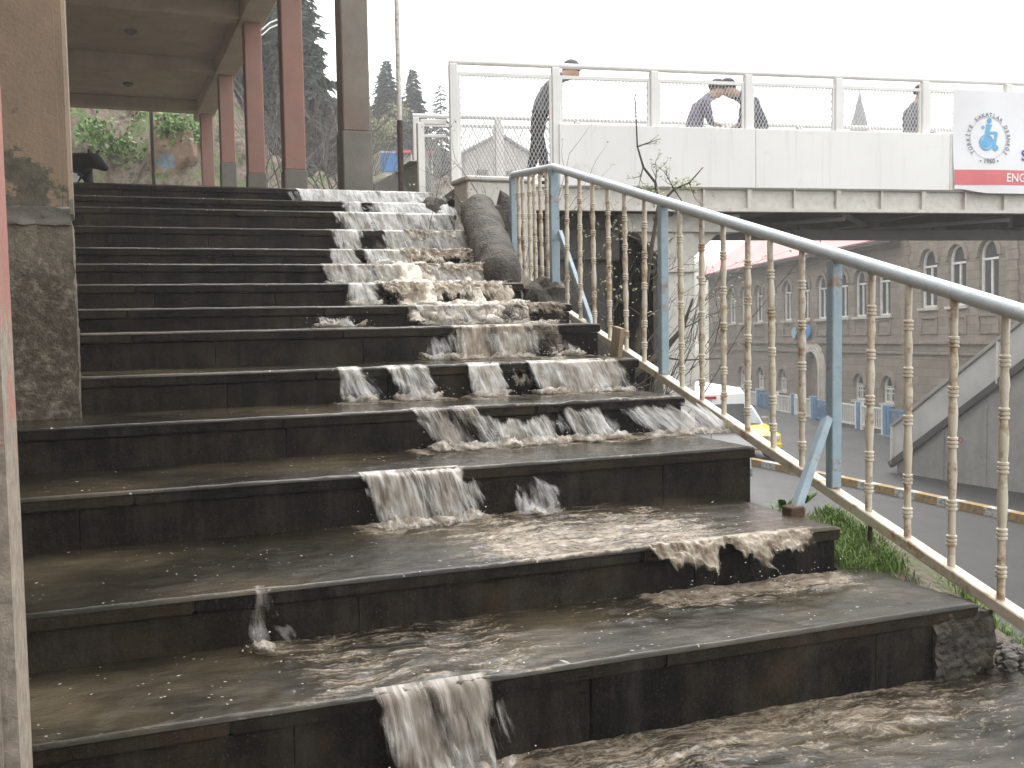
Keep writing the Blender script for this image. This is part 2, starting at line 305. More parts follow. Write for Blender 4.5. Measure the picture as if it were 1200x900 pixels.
# ------------------------------------------------------------------ stairs: (front edge y, tread height z, right end x)
ST = [None, (2.50, .230, 2.58), (3.015, .395, 2.45), (3.775, .590, 2.61), (4.37, .7675, 2.62), (4.9075, .9325, 2.66), (5.4225, 1.1175, 2.69), (5.97, 1.240, 2.76),
      (6.52, 1.389, 2.66), (7.07, 1.537, 2.74), (7.62, 1.675, 2.80), (8.17, 1.866, 2.86), (8.72, 2.061, 2.93), (9.27, 2.209, 2.99), (9.82, 2.378, 3.06)]
XL = -1.25; NS = 14; LAND = ST[14][1]
def zlow(i): return ST[i-1][1] if i > 1 else 0.0
def ynext(i): return ST[i+1][0] if i < NS else ST[i][0]+.9
def stair_z(y):     # sloping line through the step edges
    if y <= ST[1][0]: return 0
    for i in range(1, NS):
        if y < ST[i+1][0]:
            t = (y-ST[i][0])/(ST[i+1][0]-ST[i][0]); return ST[i][1]*(1-t)+ST[i+1][1]*t
    return LAND
stairs = empty('stone_staircase', (1.2, 2.5, 0), 'wide flight of wet dark stone steps with floodwater running down', 'staircase')
rs = random.Random(3)
def cuts(x0, x1, a, b):
    xs = [x0]
    while xs[-1] < x1: xs.append(xs[-1]+rs.uniform(a, b))
    if len(xs) > 2 and x1-xs[-2] < .3: xs.pop(-2)
    xs[-1] = x1; return xs
for i in range(1, NS+1):
    y, z, xr = ST[i]; zl = zlow(i); yn = ynext(i)
    b = MB(); b.box((XL, y+.05, zl-(.3 if i < 3 else 1.0)), (xr-.02, yn+.12, z-.05))
    xs = cuts(XL, xr-.012, .55, 1.25)
    for a, c in zip(xs, xs[1:]):
        j = rs.uniform(0, .006); b.box((a+.0006, y+.018+j, zl-.06), (c-.0006, y+.047, z-.047))
    step = b.build('step', M['stone'], stairs, bevel=.003)
    t = MB(); xs = cuts(XL, xr, .9, 1.5)
    for a, c in zip(xs, xs[1:]): t.box((a+.001, y+rs.uniform(0, .004), z-.044), (c-.001, y+.30, z-rs.uniform(0, .003)))
    xs = cuts(XL, xr-.01, .7, 1.2)
    if i < NS:
        for a, c in zip(xs, xs[1:]): t.box((a+.001, y+.304, z-.044), (c-.001, yn+.045, z-.001-rs.uniform(0, .003)))
    t.build('tread_slab', M['stone'], step, bevel=.006, seg=2)
# lower pavement, landing floor
pv = MB()
for k in range(12):
    y1 = 2.54-.62*k; xs = cuts(-3.2, 2.9, .8, 1.2)
    for a, c in zip(xs, xs[1:]): pv.box((a+.002, y1-.617, -.14), (c-.002, y1, -rs.uniform(0, .004)))
pv.box((-3.2, -5, -.4), (2.92, 2.6, -.1))
tag(pv.build('lower_pavement', M['stone'], bevel=.004), kind='structure')
ld = MB(); ld.box((-6, 10.73, LAND-.3), (3.05, 28.5, LAND-.004)); tag(ld.build('landing_pavement', M['paveslab']), kind='structure')
# ------------------------------------------------------------------ water over the steps
def lx(px, i):      # where a sight line crosses the front edge of step i
    y, z = ST[i][0], ST[i][1]-CZ; k = (px-600)/F
    return -(RV.y*y+RV.z*z - k*(FV.y*y+FV.z*z))/(RV.x-k*FV.x)
# (step, px0, px1, density, whiteness, sideways drift, top start, mode)
FALLS = [(1, 428, 582, 1.0, .26, .02, 0, 'f'), (1, 396, 426, .5, .4, .0, 0, 'f'),
 (2, 288, 322, .66, .35, .01, 0, 'f'), (2, 752, 950, 1.1, .5, .05, 0, 'froth'),
 (3, 418, 548, 1.1, .38, .03, 0, 'f'), (3, 592, 626, .8, .9, .06, .1, 'f'),
 (4, 478, 566, 1.12, .35, .06, 0, 'f'), (4, 556, 655, 1.0, .6, .06, .22, 'f'), (4, 640, 706, 1.05, .65, .08, .05, 'f'), (4, 708, 818, 1.1, .75, .16, .1, 'f'),
 (5, 388, 426, .75, .7, .05, 0, 'f'), (5, 445, 502, .9, .65, .05, 0, 'f'), (5, 512, 526, .5, .8, .05, .4, 'f'), (5, 540, 586, 1.05, .55, .03, 0, 'f'), (5, 612, 724, 1.08, .4, .04, 0, 'f'),
 (6, 486, 530, .75, .75, .03, .1, 'f'), (6, 522, 624, 1.25, .3, .0, 0, 'f'), (6, 640, 678, .7, .85, .05, .45, 'f'),
 (7, 352, 416, .7, .85, .05, .4, 'f'), (7, 482, 582, 1.0, .4, .03, 0, 'f'), (7, 596, 660, .9, .35, .1, 0, 'froth'),
 (8, 402, 442, .9, .6, .02, 0, 'f'), (8, 440, 585, 1.1, .55, .04, 0, 'froth'),
 (9, 372, 440, .95, .55, .04, 0, 'f'), (9, 430, 600, 1.1, .5, .05, 0, 'f'), (9, 480, 596, 1.0, .5, .05, 0, 'froth'),
 (10, 384, 412, .8, .7, .04, 0, 'f'), (10, 420, 480, .9, .7, .04, 0, 'f'), (10, 465, 580, 1.1, .5, .05, 0, 'froth'),
 (11, 382, 424, 1.0, .75, .03, 0, 'f'), (11, 446, 556, 1.1, .6, .05, 0, 'f'), (11, 470, 550, .9, .6, .05, 0, 'froth'),
 (12, 386, 440, .9, .75, .05, 0, 'f'), (12, 428, 535, 1.05, .75, .05, 0, 'f'), (13, 398, 425, 1.0, .9, .03, 0, 'f'), (13, 430, 528, 1.0, .85, .04, 0, 'f'), (14, 344, 508, 1.1, .85, .04, 0, 'f')]
FX = {}
for f in FALLS: FX.setdefault(f[0], []).append((lx(f[1], f[0]), lx(f[2], f[0]), f))
def box01(x, a, b, s=.06): return ss(a-s, a+s, x)*(1-ss(b-s, b+s, x))
def foam_at(i, x, y):
    yb = ST[i+1][0] if i < NS else ST[i][0]+.9; yf = ST[i][0] if i > 0 else yb-3
    v = 0
    for a, b, f in FX.get(i+1, []):
        d = yb-y; v = max(v, box01(x, a-.02, b+.08+f[5])*math.exp(-(max(0, d-.03)/(.17 if i > 5 else .22))**1.3)*min(1, f[3]*1.05))
    for a, b, f in FX.get(i, []):
        d = y-yf; v = max(v, box01(x, a-.03, b+.03)*math.exp(-(d/.16)**1.2)*.62*f[3])
    if i == 2: v = max(v, .74*box01(x, 1.0, 2.15, .3)*(1-.35*ss(3.35, 3.8, y)))
    if i == 1: v = max(v, .55*box01(x, .35, 1.2, .25), .42*box01(x, 1.2, 2.5, .3)*ss(2.5, 2.9, y))
    if i == 0: v = max(v, .44*box01(x, .8, 3.2, .35)*ss(1.2, 2.3, y)+.25*box01(x, .6, 2.4, .3)*ss(2.15, 2.45, y), .5*box01(x, .3, 1.2, .3)*ss(1.6, 2.2, y))
    if i == 3: v = max(v, .35*box01(x, .6, 2.4, .3))
    if i >= 7: v = max(v, .35*box01(x, 1.4, 2.6, .3))
    return max(.06, v)
def water_sheet(i):
    if i == 0: x0, x1, ya, yb, z = -.6, 3.05, .6, ST[1][0]+.02, 0.
    else: x0, x1, ya, yb, z = XL, ST[i][2]-.006, ST[i][0], ynext(i)+.02, ST[i][1]
    res = .014 if i <= 2 else (.02 if i <= 5 else .03)
    nu = int((x1-x0)/res); nv = max(8, int((yb-ya)/res)); b = MB(); fo = []
    def fn(u, v):
        x = x0+(x1-x0)*u; vv = v
        if i > 0 and v == 0: fo.append(.25); return (x, ya-.0025, z-.0045)
        y = ya+(yb-ya)*((vv*nv-1)/(nv-1) if i > 0 else vv)
        q = foam_at(i, x, y); n1 = nz((x*1.0, y*2.2, i*7.3), 7, 3); n2 = nz((x, y*1.5, i*3.1+5), 30, 3)
        fo.append(max(0., min(1., q)))
        h = .006 + .0022*n1 + .0012*n2 + max(0, q-.3)*(.016*max(-.25, n1)+.010*max(-.3, n2))
        e = min((x1-x)/.02, 1) if i > 0 else 1
        return (x, y + (.003 if i > 0 else 0), z+.001+max(.0012, h)*e)
    b.grid(fn, nu, nv); b.at['foam'] = fo
    tag(b.build('water', M['water'], smooth=True, recalc=False), kind='structure')
for i in range(0, NS+1): water_sheet(i)
def fall(f, k):
    i, p0, p1, den, wh, drift, start, mode = f; y0, z0 = ST[i][0], ST[i][1]; z1 = zlow(i); H = z0-z1
    xa, xb = lx(p0, i), lx(p1, i); W = xb-xa; near = i <= 4
    fr = mode == 'froth'; nu = max(8, int(W/((.008 if near else .013)*(.7 if fr else 1)))); nv = 24 if fr else 18
    b = MB(); cov = []; whi = []; uv = []
    out = (.05 + .05*den + (.045 if mode == 'veil' else 0))*(1.0 if i < 6 else .7); amp = .010 if not fr else (.020 if near else .030)
    spread = .10 if W < .25 else .03; se = 17.3*k
    def fn(u, v):
        x = xa + W*u; L = 1.0
        if fr: L = max(.16, min(1., (.50 if near else .72) + .38*nz((x*5, se, 0), 1.6, 3) + .22*nz((x*26, se, 3), 1, 2)))
        t = start + (1-start)*v if not fr else v*L
        n1 = nz((x*22, t*1.6, se), 1, 3); n2 = nz((x*60, t*5, se+4), 1, 2)
        if fr: n1 = nz((x*20, t*5, se), 1, 4); n2 = nz((x*55, t*11, se+4), 1, 3)
        xx = x + drift*t + (u-.5)*spread*t*(2 if W < .25 else 1) + n1*.012*t
        yy = y0 - .006 - out*math.sqrt(max(0, t))*(.75+.5*nz((x*5, 0, se), 1, 2)) - amp*(.25+t**.5)*(n1*.8+n2*.6 + (.25 if fr else 0))
        zz = z0 + .010 + (.010*fr*(1-t)) - H*t + ((.014 if fr else .008)*n2*(t > .03))
        if v == 0 and start == 0: yy = y0+.03; zz = z0+.012
        e = min(u, 1-u)*W; c = den*ss(0, (.07 if W > .2 else .035)*(.6+t), e+.02*n1+.012*n2)
        c *= 1 - .30*ss(.6, 1, t)*(.5+1.2*nz((x*14, 0, se+2), 1, 2)) if not fr else 1-.75*ss(.45, 1, v)
        if start > 0: c *= ss(start-.02, start+.25+.25*n1, t)
        if i in (3, 4, 6) and not fr: c *= .88+.4*nz((x*9, t*.8, se+9), 1, 2)
        c *= max(.35, min(1.1, 1.04 + .62*nz((x*7.5-t*.5, t*.35, se+20), 1, 3)))
        cov.append(max(0, min(1.15, c))); whi.append(max(0, min(1, wh + .35*n1 + .2*(t-.35)))); uv.append((x, t*H*4+k*3.7)); return (xx, yy, zz)
    b.grid(fn, nu, nv); b.at['cov'] = cov; b.at['white'] = whi; b.uv = uv
    tag(b.build('waterfall', M['fallt'] if fr or (i == 6 and p0 == 522) else M['fall'], smooth=True, recalc=False), kind='structure')
    if fr or mode == 'veil' or (start > .3 and W < .08): return
    # low ridge of churned froth where it lands
    b = MB(); cov = []; wd = .13 if near else .10
    def fb(u, v):
        x = xa-.04+(W+.08)*u + drift; n1 = nz((x*16, v*2.2, se+3), 1, 4); n2 = nz((x*50, v*6, se+8), 1, 3); pr = math.sin(math.pi*min(1, v*1.25))**.8 if v < .8 else 0
        cov.append(max(0, min(1, (1.18-v*v)*1.2*ss(0, .08, min(u, 1-u)*(W+.08)+.03*n1)*min(1, den+.1)))); return (x, y0-out*.75+.05-wd*v*(1+.4*n1), z1+.010+max(0, .022+.030*n1+.016*n2)*pr)
    b.grid(fb, max(8, int((W+.08)/(.008 if near else .012))), 14); b.at['cov'] = cov
    tag(b.build('froth', M['froth'], smooth=True, recalc=False), kind='stuff')
ICO = None
def blob(q, c, s, r):
    global ICO
    if ICO is None:
        bm = bmesh.new(); bmesh.ops.create_icosphere(bm, subdivisions=1, radius=1); ICO = ([v.co.copy() for v in bm.verts], [tuple(v.index for v in f.verts) for f in bm.faces]); bm.free()
    a, b_, c_ = r.uniform(.7, 1.5), r.uniform(.7, 1.3), r.uniform(.5, .95)
    q.add([(c[0]+v.x*s*a*r.uniform(.85, 1.15), c[1]+v.y*s*b_, c[2]+v.z*s*c_*r.uniform(.85, 1.15)) for v in ICO[0]], ICO[1])
for k, f in enumerate(FALLS): fall(f, k)
for k, f in enumerate(FALLS):        # looser outer veil of each fall
    if f[7] == 'f' and f[2]-f[1] > 30: g_ = (f[2]-f[1])*.10; fall((f[0], f[1]-g_, f[2]+g_, f[3]*.62, min(1, f[4]+.25), f[5]+.02, f[6]+.06, 'veil'), k+200)
# churned tan water burying the right half of the middle steps
def churn(i0, i1, p0, p1, seed, dens):
    b = MB(); cov = []; whi = []; uv = []; ya, yb = ST[i0][0]-.16, ST[i1][0]+.25
    def prof(y):
        z = zlow(i0)
        for i in range(i0, i1+1): z += (ST[i][1]-zlow(i))*ss(ST[i][0]-.15, ST[i][0]+.015, y)
        return z
    def fn(u, v):
        y = yb+(ya-yb)*v; k = (y-ya)/(yb-ya); xa, xb = lx(p0, i0)*(1-k)+lx(p0+(0 if p0 > 500 else -4), i1)*k, lx(p1, i0)*(1-k)+lx(p1-34, i1)*k; x = xa+(xb-xa)*u
        n1 = nz((x*9, y*7, seed), 1, 4); n2 = nz((x*26, y*20, seed+4), 1, 3); n3 = nz((x*4, y*5, seed+9), 1, 2)
        c = dens*ss(0, .12, min(u, 1-u)*(xb-xa)+.05*n1)*ss(0, .1, min(v, 1-v)*(yb-ya)+.04*n1)*max(0, min(1.15, .86+.95*n3+.35*n2)); cov.append(max(0, c)); whi.append(max(0, min(1, .55+.55*n1+.35*n2))); uv.append((x*1.0+.3*n1, y*2.2+.25*n2))
        return (x+.02*n2, y-.02*n1, prof(y)+.012+max(-.004, .030*n1+.016*n2+.006*nz((x*60, y*45, seed), 1, 2)))
    b.grid(fn, int(abs(lx(p1, i0)-lx(p0, i0))/.011), int((yb-ya)/.012)); b.at['cov'] = cov; b.at['white'] = whi; b.uv = uv
    tag(b.build('churned_water', M['fallt'], smooth=True, recalc=False), kind='structure')
churn(7, 10, 452, 622, 3.3, .92); churn(8, 11, 420, 520, 9.1, .6); churn(5, 7, 575, 690, 5.7, .55)
q = MB(); r = random.Random(77)
for f in FALLS:
    i = f[0]
    if i > 8: continue
    xa, xb = lx(f[1], i), lx(f[2], i); z1 = zlow(i)
    for _ in range(int((xb-xa)*90)): blob(q, (r.uniform(xa-.04, xb+.06)+f[5]*.7, ST[i][0]-.06-abs(r.gauss(0, .05)), z1+.015+abs(r.gauss(0, .035))), r.uniform(.0012, .0034), r)
tag(q.build('spray', M['spray'], smooth=True), kind='stuff')
# ------------------------------------------------------------------ ground, road, embankment, hills
RZ = -3.0
g = MB(); g.add([(-120,-100,RZ-.02),(300,-100,RZ-.02),(300,280,RZ-.02),(-120,280,RZ-.02)], [(0,1,2,3)]); tag(g.build('ground', M['earth']), kind='structure')
g = MB(); g.grid(lambda u, v: (4.2+26*u+.24*(70*v-15), -15+70*v, RZ), 20, 40); tag(g.build('road', M['road']), kind='structure')
def emb(u, v):
    y = -6+16.2*v; cz = stair_z(y-.22)-.10 if y > 2.9 else (-.06 if y < 2.3 else -.06+.2*ss(2.3, 2.9, y)); xr = 2.9 if y < 2.3 else 2.46+.045*(y-2.5)
    cz -= .62*ss(3.45, 4.0, y)*(1-ss(6.0, 7.4, y))
    if y > 7: xr = 2.7+.1*(y-7)
    d = 4.2*u**1.4; x = xr + d; z = cz - .06*d - (cz-RZ)*ss(.28, 2.6, d)
    n = nz((x*1.5, y*1.5, 1), 1, 4); return (x, y, z+.05*n*ss(0, .2, d)-.02*(d < .05))
g = MB(); g.grid(emb, 46, 150); tag(g.build('embankment', M['earth'], smooth=True), kind='structure')
def upz(x, y):
    st = 1-ss(2.6, 6.5, x); z = LAND-.03 + .15*max(0, y-13)*ss(2.9, 3.8, x)*(1-st*ss(27, 30, y)) + st*1.05*max(0, min(16, y-28.3 - .8*nz((x*.5, 0, 0), 1, 2)))
    z += (.7*nz((x*.6, y*.6, 4), 1, 4)+.35*nz((x*2.2, y*.9, 7), 1, 3))*ss(28, 30, y)
    b = 6.3+.24*(y-12); return z + (RZ-.1-z)*ss(b, b+.7, x) if x > b else z
def hl(u, v):
    x = -45+75*u; y = 10.9+105*v*v+12*v; return (x, y, upz(x, y) if (y > 28.2 or x > 3.02 or x < -5.9) else LAND-.4)
g = MB(); g.grid(hl, 170, 130); tag(g.build('hillside', mk_hillside(), smooth=True), kind='structure')
def fh(u, v):
    a = -20+190*u; y = 95+60*v; return (a, y, -4+(21+6*nz((a*.03, 2, 0), 1, 4))*ss(0, .5, v)*(.55+.45*ss(110, 10, a)))
g = MB(); g.grid(fh, 60, 12); tag(g.build('far_hill', M['hill'], smooth=True), kind='structure')
# ------------------------------------------------------------------ portico on the left
por = empty('colonnade_building', (-.3, 10, 0), 'plastered colonnade with red columns and flat ceiling beside the steps', 'building')
CY = [10.15, 13.6, 17.1, 20.9, 24.9]
PT = (3.0, 3.09, 3.5, 4.2, 2.7)
for k, y in enumerate(CY):
    c = MB(); c.box((2.262, y, PT[k]), (2.532, y+.27, 5.87))
    o = c.build('column', M['greycol'] if k == 0 else M['redcol'], por, bevel=.012)
    if k == 0: o['label'] = 'bare grey column standing at the top step'
    p = MB(); p.box((2.250, y-.012, LAND-.02), (2.544, y+.282, PT[k])); p.build('plinth', M['plinth'], o, bevel=.01)
b = MB(); b.box((2.20, 9.95, 5.872), (2.60, 26.0, 6.5)); b.build('edge_beam', M['ceil'], por, bevel=.01)
for y in CY:
    b = MB(); b.box((-1.4, y-.02, 5.90), (2.198, y+.30, 6.149)); b.build('cross_beam', M['ceil'], por, bevel=.01)
b = MB(); b.box((-1.4, 9.95, 6.15), (2.198, 26.0, 6.5)); b.box((-1.4, -1.5, 6.15), (.05, 9.948, 6.5)); b.build('ceiling', M['ceil'], por)
for px, py in ((153, 35), (150, 97)):
    p = atZ(px, py, 6.15); b = MB(); b.lathe([(.02, 0), (.10, -.005), (.11, -.035), (.075, -.06), (.03, -.085)], (p.x, p.y, 6.149), 14); b.build('light_fitting', M['dark'], por, smooth=.6)
b = MB(); b.box((-1.75, -1.5, -.4), (-1.40, 26, 6.5)); b.build('unseen_shade_wall', M['beige'], por)  # unseen wall, added to keep light from the left off the steps
b = MB(); b.box((-.525, 4.76, .69), (-.118, 5.0, 6.149))
pil = b.build('pillar', M['beige'], por, bevel=.02, seg=2); pil['label'] = 'beige plastered pillar with chipped foot'
b = MB(); b.box((-.175, 4.79, 1.62), (-.095, 5.06, 6.0)); b.build('corner_strip', M['beige'], pil, bevel=.015)
def rough_box(lo, hi, n, amp, s):
    q = MB(); bm = bmesh.new(); bmesh.ops.create_cube(bm, size=1); bmesh.ops.subdivide_edges(bm, edges=bm.edges, cuts=n, use_grid_fill=True)
    for v in bm.verts:
        p = Vector([lo[k]+(hi[k]-lo[k])*(v.co[k]+.5) for k in range(3)]); v.co = p + Vector((nz(p, s), nz(p+Vector((9, 0, 0)), s), nz(p+Vector((0, 9, 0)), s)))*amp
    bm.verts.index_update(); q.add([v.co.copy() for v in bm.verts], [tuple(v.index for v in f.verts) for f in bm.faces]); bm.free(); return q
rough_box((-.54, 4.742, .66), (-.100, 5.06, 1.585), 22, .008, 22).build('stone_base', M['picked'], pil, smooth=.5)
rough_box((-.535, 4.735, 1.585), (-.108, 5.0, 1.655), 14, .016, 16).build('chipped_ledge', M['plinth'], pil, smooth=.5)
b = MB(); b.box((-.50, 1.58, -.3), (-.133, 1.84, 6.149)); o = b.build('pillar', M['pink'], por, bevel=.02, seg=2); o['label'] = 'pink pillar with paint peeling to grey at its foot'
# ------------------------------------------------------------------ handrail
RD = Vector((.088, 1, 0)); RP = Vector((2.66, 2.5, 0))
def rail_pt(y, top):      # sloping rails measured from the photograph
    x = RP.x + .088*(y-2.5)
    if top: z = 1.170 + (y-2.465)*(2.218-1.165)/(6.86-2.465)
    else: z = .213 + (y-2.465)*(1.261-.221)/(6.89-2.465)
    return Vector((x, y, z))
rail = empty('handrail', rail_pt(3.4, False)-Vector((0, 0, .2)), 'blue and cream metal handrail with turned rusty balusters down the right of the steps', 'railing')
CO = rail_pt(6.88, False); CT = rail_pt(6.88, True)
EN = Vector((3.20, 8.05, 1.375)); ET = Vector((3.20, 8.05, 2.33))
YE = 1.75
b = MB(); b.tube([rail_pt(YE, True), rail_pt(4, True), CT-Vector((0,.02,.005)), CT+Vector((.01,.03,.004)), ET], .0285, 14); b.build('top_rail', M['railtop'], rail, smooth=.8)
b = MB(); b.bar(rail_pt(YE, False), CO, .05, .042); b.build('bottom_rail', M['cream'], rail, bevel=.004)
b = MB(); b.bar(CO+Vector((.004, .025, .01)), EN, .05, .042); b.build('bottom_rail', M['cream'], rail, bevel=.004)
def post(p, ztop, zbot, w=.055, d=None):
    b = MB(); b.box((p.x-w/2, p.y-.022, zbot), (p.x+w/2, p.y+.022, ztop)); return b.build('post', M['bluepaint'], rail, bevel=.004)
for y in (5.045, 3.425, 1.80):
    post(rail_pt(y, True), rail_pt(y, True).z-.02, rail_pt(y, False).z+.02, .048)
post(CO, CT.z-.01, CO.z-.15, .065); post(EN, ET.z-.01, EN.z-.22, .06)
foot = Vector((2.43, 3.266, .40))
b = MB(); b.bar(rail_pt(3.43, False)+Vector((-.03, 0, .30)), foot, .05, .03, up=(1, 0, 0)); br = b.build('brace', M['bluepaint'], rail, bevel=.003)
b = MB(); b.box((foot.x-.035, foot.y-.03, .396), (foot.x+.03, foot.y+.03, .435)); b.build('brace_foot', plain('rust', (.10, .05, .025), (.05, .03, .02), 20, .8), br, bevel=.004)
b = MB(); b.bar(rail_pt(6.85, False)+Vector((.02, -.02, .52)), rail_pt(6.1, False)+Vector((.03, .06, -.02)), .045, .03, up=(1, 0, 0)); b.build('brace', M['bluepaint'], rail, bevel=.003)
b = MB(); b.tube([rail_pt(3.18, False), (2.70, 3.16, .12)], .010, 6); b.build('support_rod', plain('dark_rust', (.06, .035, .022), (.03, .02, .014), 20, .8), rail)
def baluster_prof(L, r=random.Random(1)):
    k = L/.90; P = [(.010, 0), (.013, .0), (.013, .03)]
    def rings(z, n=3):
        for q in range(n):
            a = z + q*.0135; P.extend([(.0125, a), (.0175, a+.003), (.0175, a+.009), (.0125, a+.0125)])
    rings(.07); rings(.19); P.extend([(.014, .26), (.0165, .32), (.013, .38)]); rings(.40); P.extend([(.015, .47), (.0165, .52), (.0125, .56)]); rings(.57)
    P.extend([(.0135, .65), (.0165, .68), (.0125, .72)]); rings(.735); P.extend([(.013, .83), (.013, .895), (.010, .90)])
    return [(rr*1.04, z*k) for rr, z in P]
bm_ = MB(); bm_.lathe(baluster_prof(.90), (0, 0, 0), 10); bal0 = None
def baluster(p, q):
    global bal0
    if bal0 is None:
        bal0 = bm_.build('baluster', M['cream'], rail, smooth=.7, local=True); o = bal0
    else:
        o = bal0.copy(); COL.objects.link(o); o.parent = rail
    o.location = wm(rail).inverted() @ Vector(p); o.rotation_euler = (random.uniform(-.015, .015), random.uniform(-.015, .015), random.uniform(0, 6)); o.scale = (1, 1, (q.z-p.z-.02)/.90)
ys = [5.045+(6.88-5.045)*k/7 for k in range(1, 7)] + [3.425+1.62*k/7 for k in range(1, 7)] + [1.80+1.625*k/7 for k in range(1, 7)]
for y in ys: baluster(rail_pt(y, False)+Vector((0, 0, .018)), rail_pt(y, True))
for k in range(1, 7):
    t = k/7; baluster(CO.lerp(EN, t)+Vector((0, 0, .018)), CT.lerp(ET, t))
# ------------------------------------------------------------------ footbridge
B0 = Vector((4.505, 10.064, 0)); BH = Vector((.98851, -.15115, 0)); BN = Vector((.15115, .98851, 0))
def bp(s, o, z): return B0 + BH*s + BN*o + Vector((0, 0, z))
def bbox(q, s0, s1, o0, o1, z0, z1, mi=0):
    return q.hexa([bp(s0,o0,z0), bp(s1,o0,z0), bp(s1,o1,z0), bp(s0,o1,z0), bp(s0,o0,z1), bp(s1,o0,z1), bp(s1,o1,z1), bp(s0,o1,z1)], mi)
br = empty('footbridge', bp(0, 1.4, 2.4), 'white steel footbridge with mesh railings and plain side panels over the road', 'bridge')
SE = 12.8; BW = 2.85
b = MB(); bbox(b, -1.05, SE, .06, BW-.06, 2.43, 2.52); b.build('deck', M['dark'], br)
for oo in (0.0, BW):
    b = MB(); bbox(b, -1.1, SE, oo-.012, oo+.012, 2.30, 2.50); bbox(b, -1.1, SE, oo-.06, oo+.06, 2.262, 2.298); bbox(b, -1.1, SE, oo-.06, oo+.06, 2.502, 2.53)
    k = 0; s = -1.06
    while s < SE-.1:
        wd = .055 if k % 2 == 0 else .02
        bbox(b, s-wd/2, s+wd/2, oo-.055, oo-.013, 2.299, 2.501); s += .535; k += 1
    b.build('girder', M['oldwhite'], br)
b = MB(); s = -.9
while s < SE: bbox(b, s, s+.08, .07, BW-.07, 2.27, 2.425); s += 1.07
for k in range(6):
    s0 = -.9+2.14*k; b.bar(bp(s0, .1, 2.25), bp(s0+2.14, BW-.1, 2.25), .05, .04); b.bar(bp(s0, BW-.1, 2.20), bp(s0+2.14, .1, 2.20), .05, .04)
bbox(b, -.9, SE, BW*.5-.06, BW*.5+.06, 2.06, 2.19); b.build('cross_bracing', M['dark'], br)
PS = [-1.10+1.08*k for k in range(13)]
for side, oo in (('n', -.02), ('f', BW)):
    for k, s in enumerate(PS):
        b = MB(); bbox(b, s-.042, s+.042, oo-.04, oo+.04, 2.531, 3.73); b.build('post', M['white'], br, bevel=.006)
    b = MB(); b.tube([bp(-1.14, oo, 3.752), bp(SE, oo, 3.752)], .028, 10); b.build('top_rail', M['white'], br, smooth=.8)
    for k in range(len(PS)-1):
        s0, s1 = PS[k]+.045, PS[k+1]-.045
        zb = 2.60 if (k == 0 or side == 'f') else 3.16
        q = MB(); z1 = 3.62
        for (a0, a1, c0, c1) in ((s0, s1, z1, z1+.035), (s0, s1, zb-.03, zb), (s0, s0+.025, zb, z1), (s1-.025, s1, zb, z1)): bbox(q, a0, a1, oo-.015, oo+.015, c0, c1)
        fr = q.build('panel_frame', M['white'], br)
        q = MB(); z = zb; H = z1-zb; W = s1-s0-.05; a0 = s0+.025; sp = .040; kx = .5      # diamond mesh, wires clipped to the frame
        for dirn in (1, -1):
            c = -H*kx
            while c < W + H*kx:
                p0 = (c, 0); p1 = (c+dirn*H*kx, H)
                t0, t1 = 0., 1.; dx = p1[0]-p0[0]
                for lo_hi, val in ((0, 0.), (1, W)):
                    t = (val-p0[0])/dx
                    if (dx > 0) == (lo_hi == 0): t0 = max(t0, t)
                    else: t1 = min(t1, t)
                if t1 > t0+.01:
                    q.tube([bp(a0+p0[0]+dx*t0, oo, z+H*t0), bp(a0+p0[0]+dx*t1, oo, z+H*t1)], .0042, 3, cap=False)
                c += sp
        q.build('wire_mesh', M['wire'], fr, recalc=False)
for s0, s1 in ((.0, 2.20), (2.206, 4.59), (4.596, 6.9), (6.906, 9.2), (9.206, 11.6)):
    b = MB(); bbox(b, s0, s1, -.085, -.062, 2.515, 3.148); b.build('side_panel', M['fascia'], br, bevel=.003)
b = MB(); bbox(b, 1.25, 1.63, .25, .55, RZ-.1, 2.06); bbox(b, 1.22, 1.66, .2, .6, 1.62, 1.66)
for s0, s1, sx in ((1.25, .78, -1), (1.63, 2.15, 1)):
    b.prism([bp(s0, .3, 2.255), bp(s1, .3, 2.255), bp(s0, .3, 1.78)], 0, BN*.2)
bbox(b, .78, 2.15, .2, .6, 2.06, 2.26); b.build('pier', M['oldwhite'], br, bevel=.006)
b = MB(); bbox(b, 10.4, 10.8, .25, 2.6, RZ-.1, 2.26); b.build('pier', M['oldwhite'], br, bevel=.006)
# side gate between landing and bridge
b = MB(); q0 = bp(-1.14, .1, 0); q1 = bp(-1.14, BW, 0)
gate = empty('mesh_gate', (q0+q1)/2+Vector((0, 0, 2.4)), 'low white framed gate of wire mesh at the top of the steps', 'gate')
g0, g1 = Vector((3.10, 10.35, 0)), Vector((3.36, 10.30, 0))
b.box((g0.x-.035, g0.y-.03, LAND-.05), (g0.x+.035, g0.y+.03, 3.15)); b.bar((g0.x, g0.y, 3.16), (g1.x, g1.y, 3.16), .05, .05); b.bar((g0.x, g0.y, 3.02), (g1.x, g1.y, 3.02), .03, .03); b.build('frame', M['white'], gate, bevel=.004)
q = MB()
for dirn in (1, -1):
    for k in range(-14, 24):
        x0 = g0.x+.04+k*.022; H = .78; p0 = x0; p1 = x0+dirn*H*.42; lo_, hi_ = g0.x+.04, g1.x-.04
        t0 = max(0, min(((lo_-p0)/(p1-p0)), ((hi_-p0)/(p1-p0)))); t1 = min(1, max(((lo_-p0)/(p1-p0)), ((hi_-p0)/(p1-p0))))
        if t1 > t0+.02: q.tube([(p0+(p1-p0)*t, g0.y-.005, 2.24+H*t) for t in (t0, t1)], .003, 3, cap=False)
q.build('wire_mesh', M['wire'], gate, recalc=False)
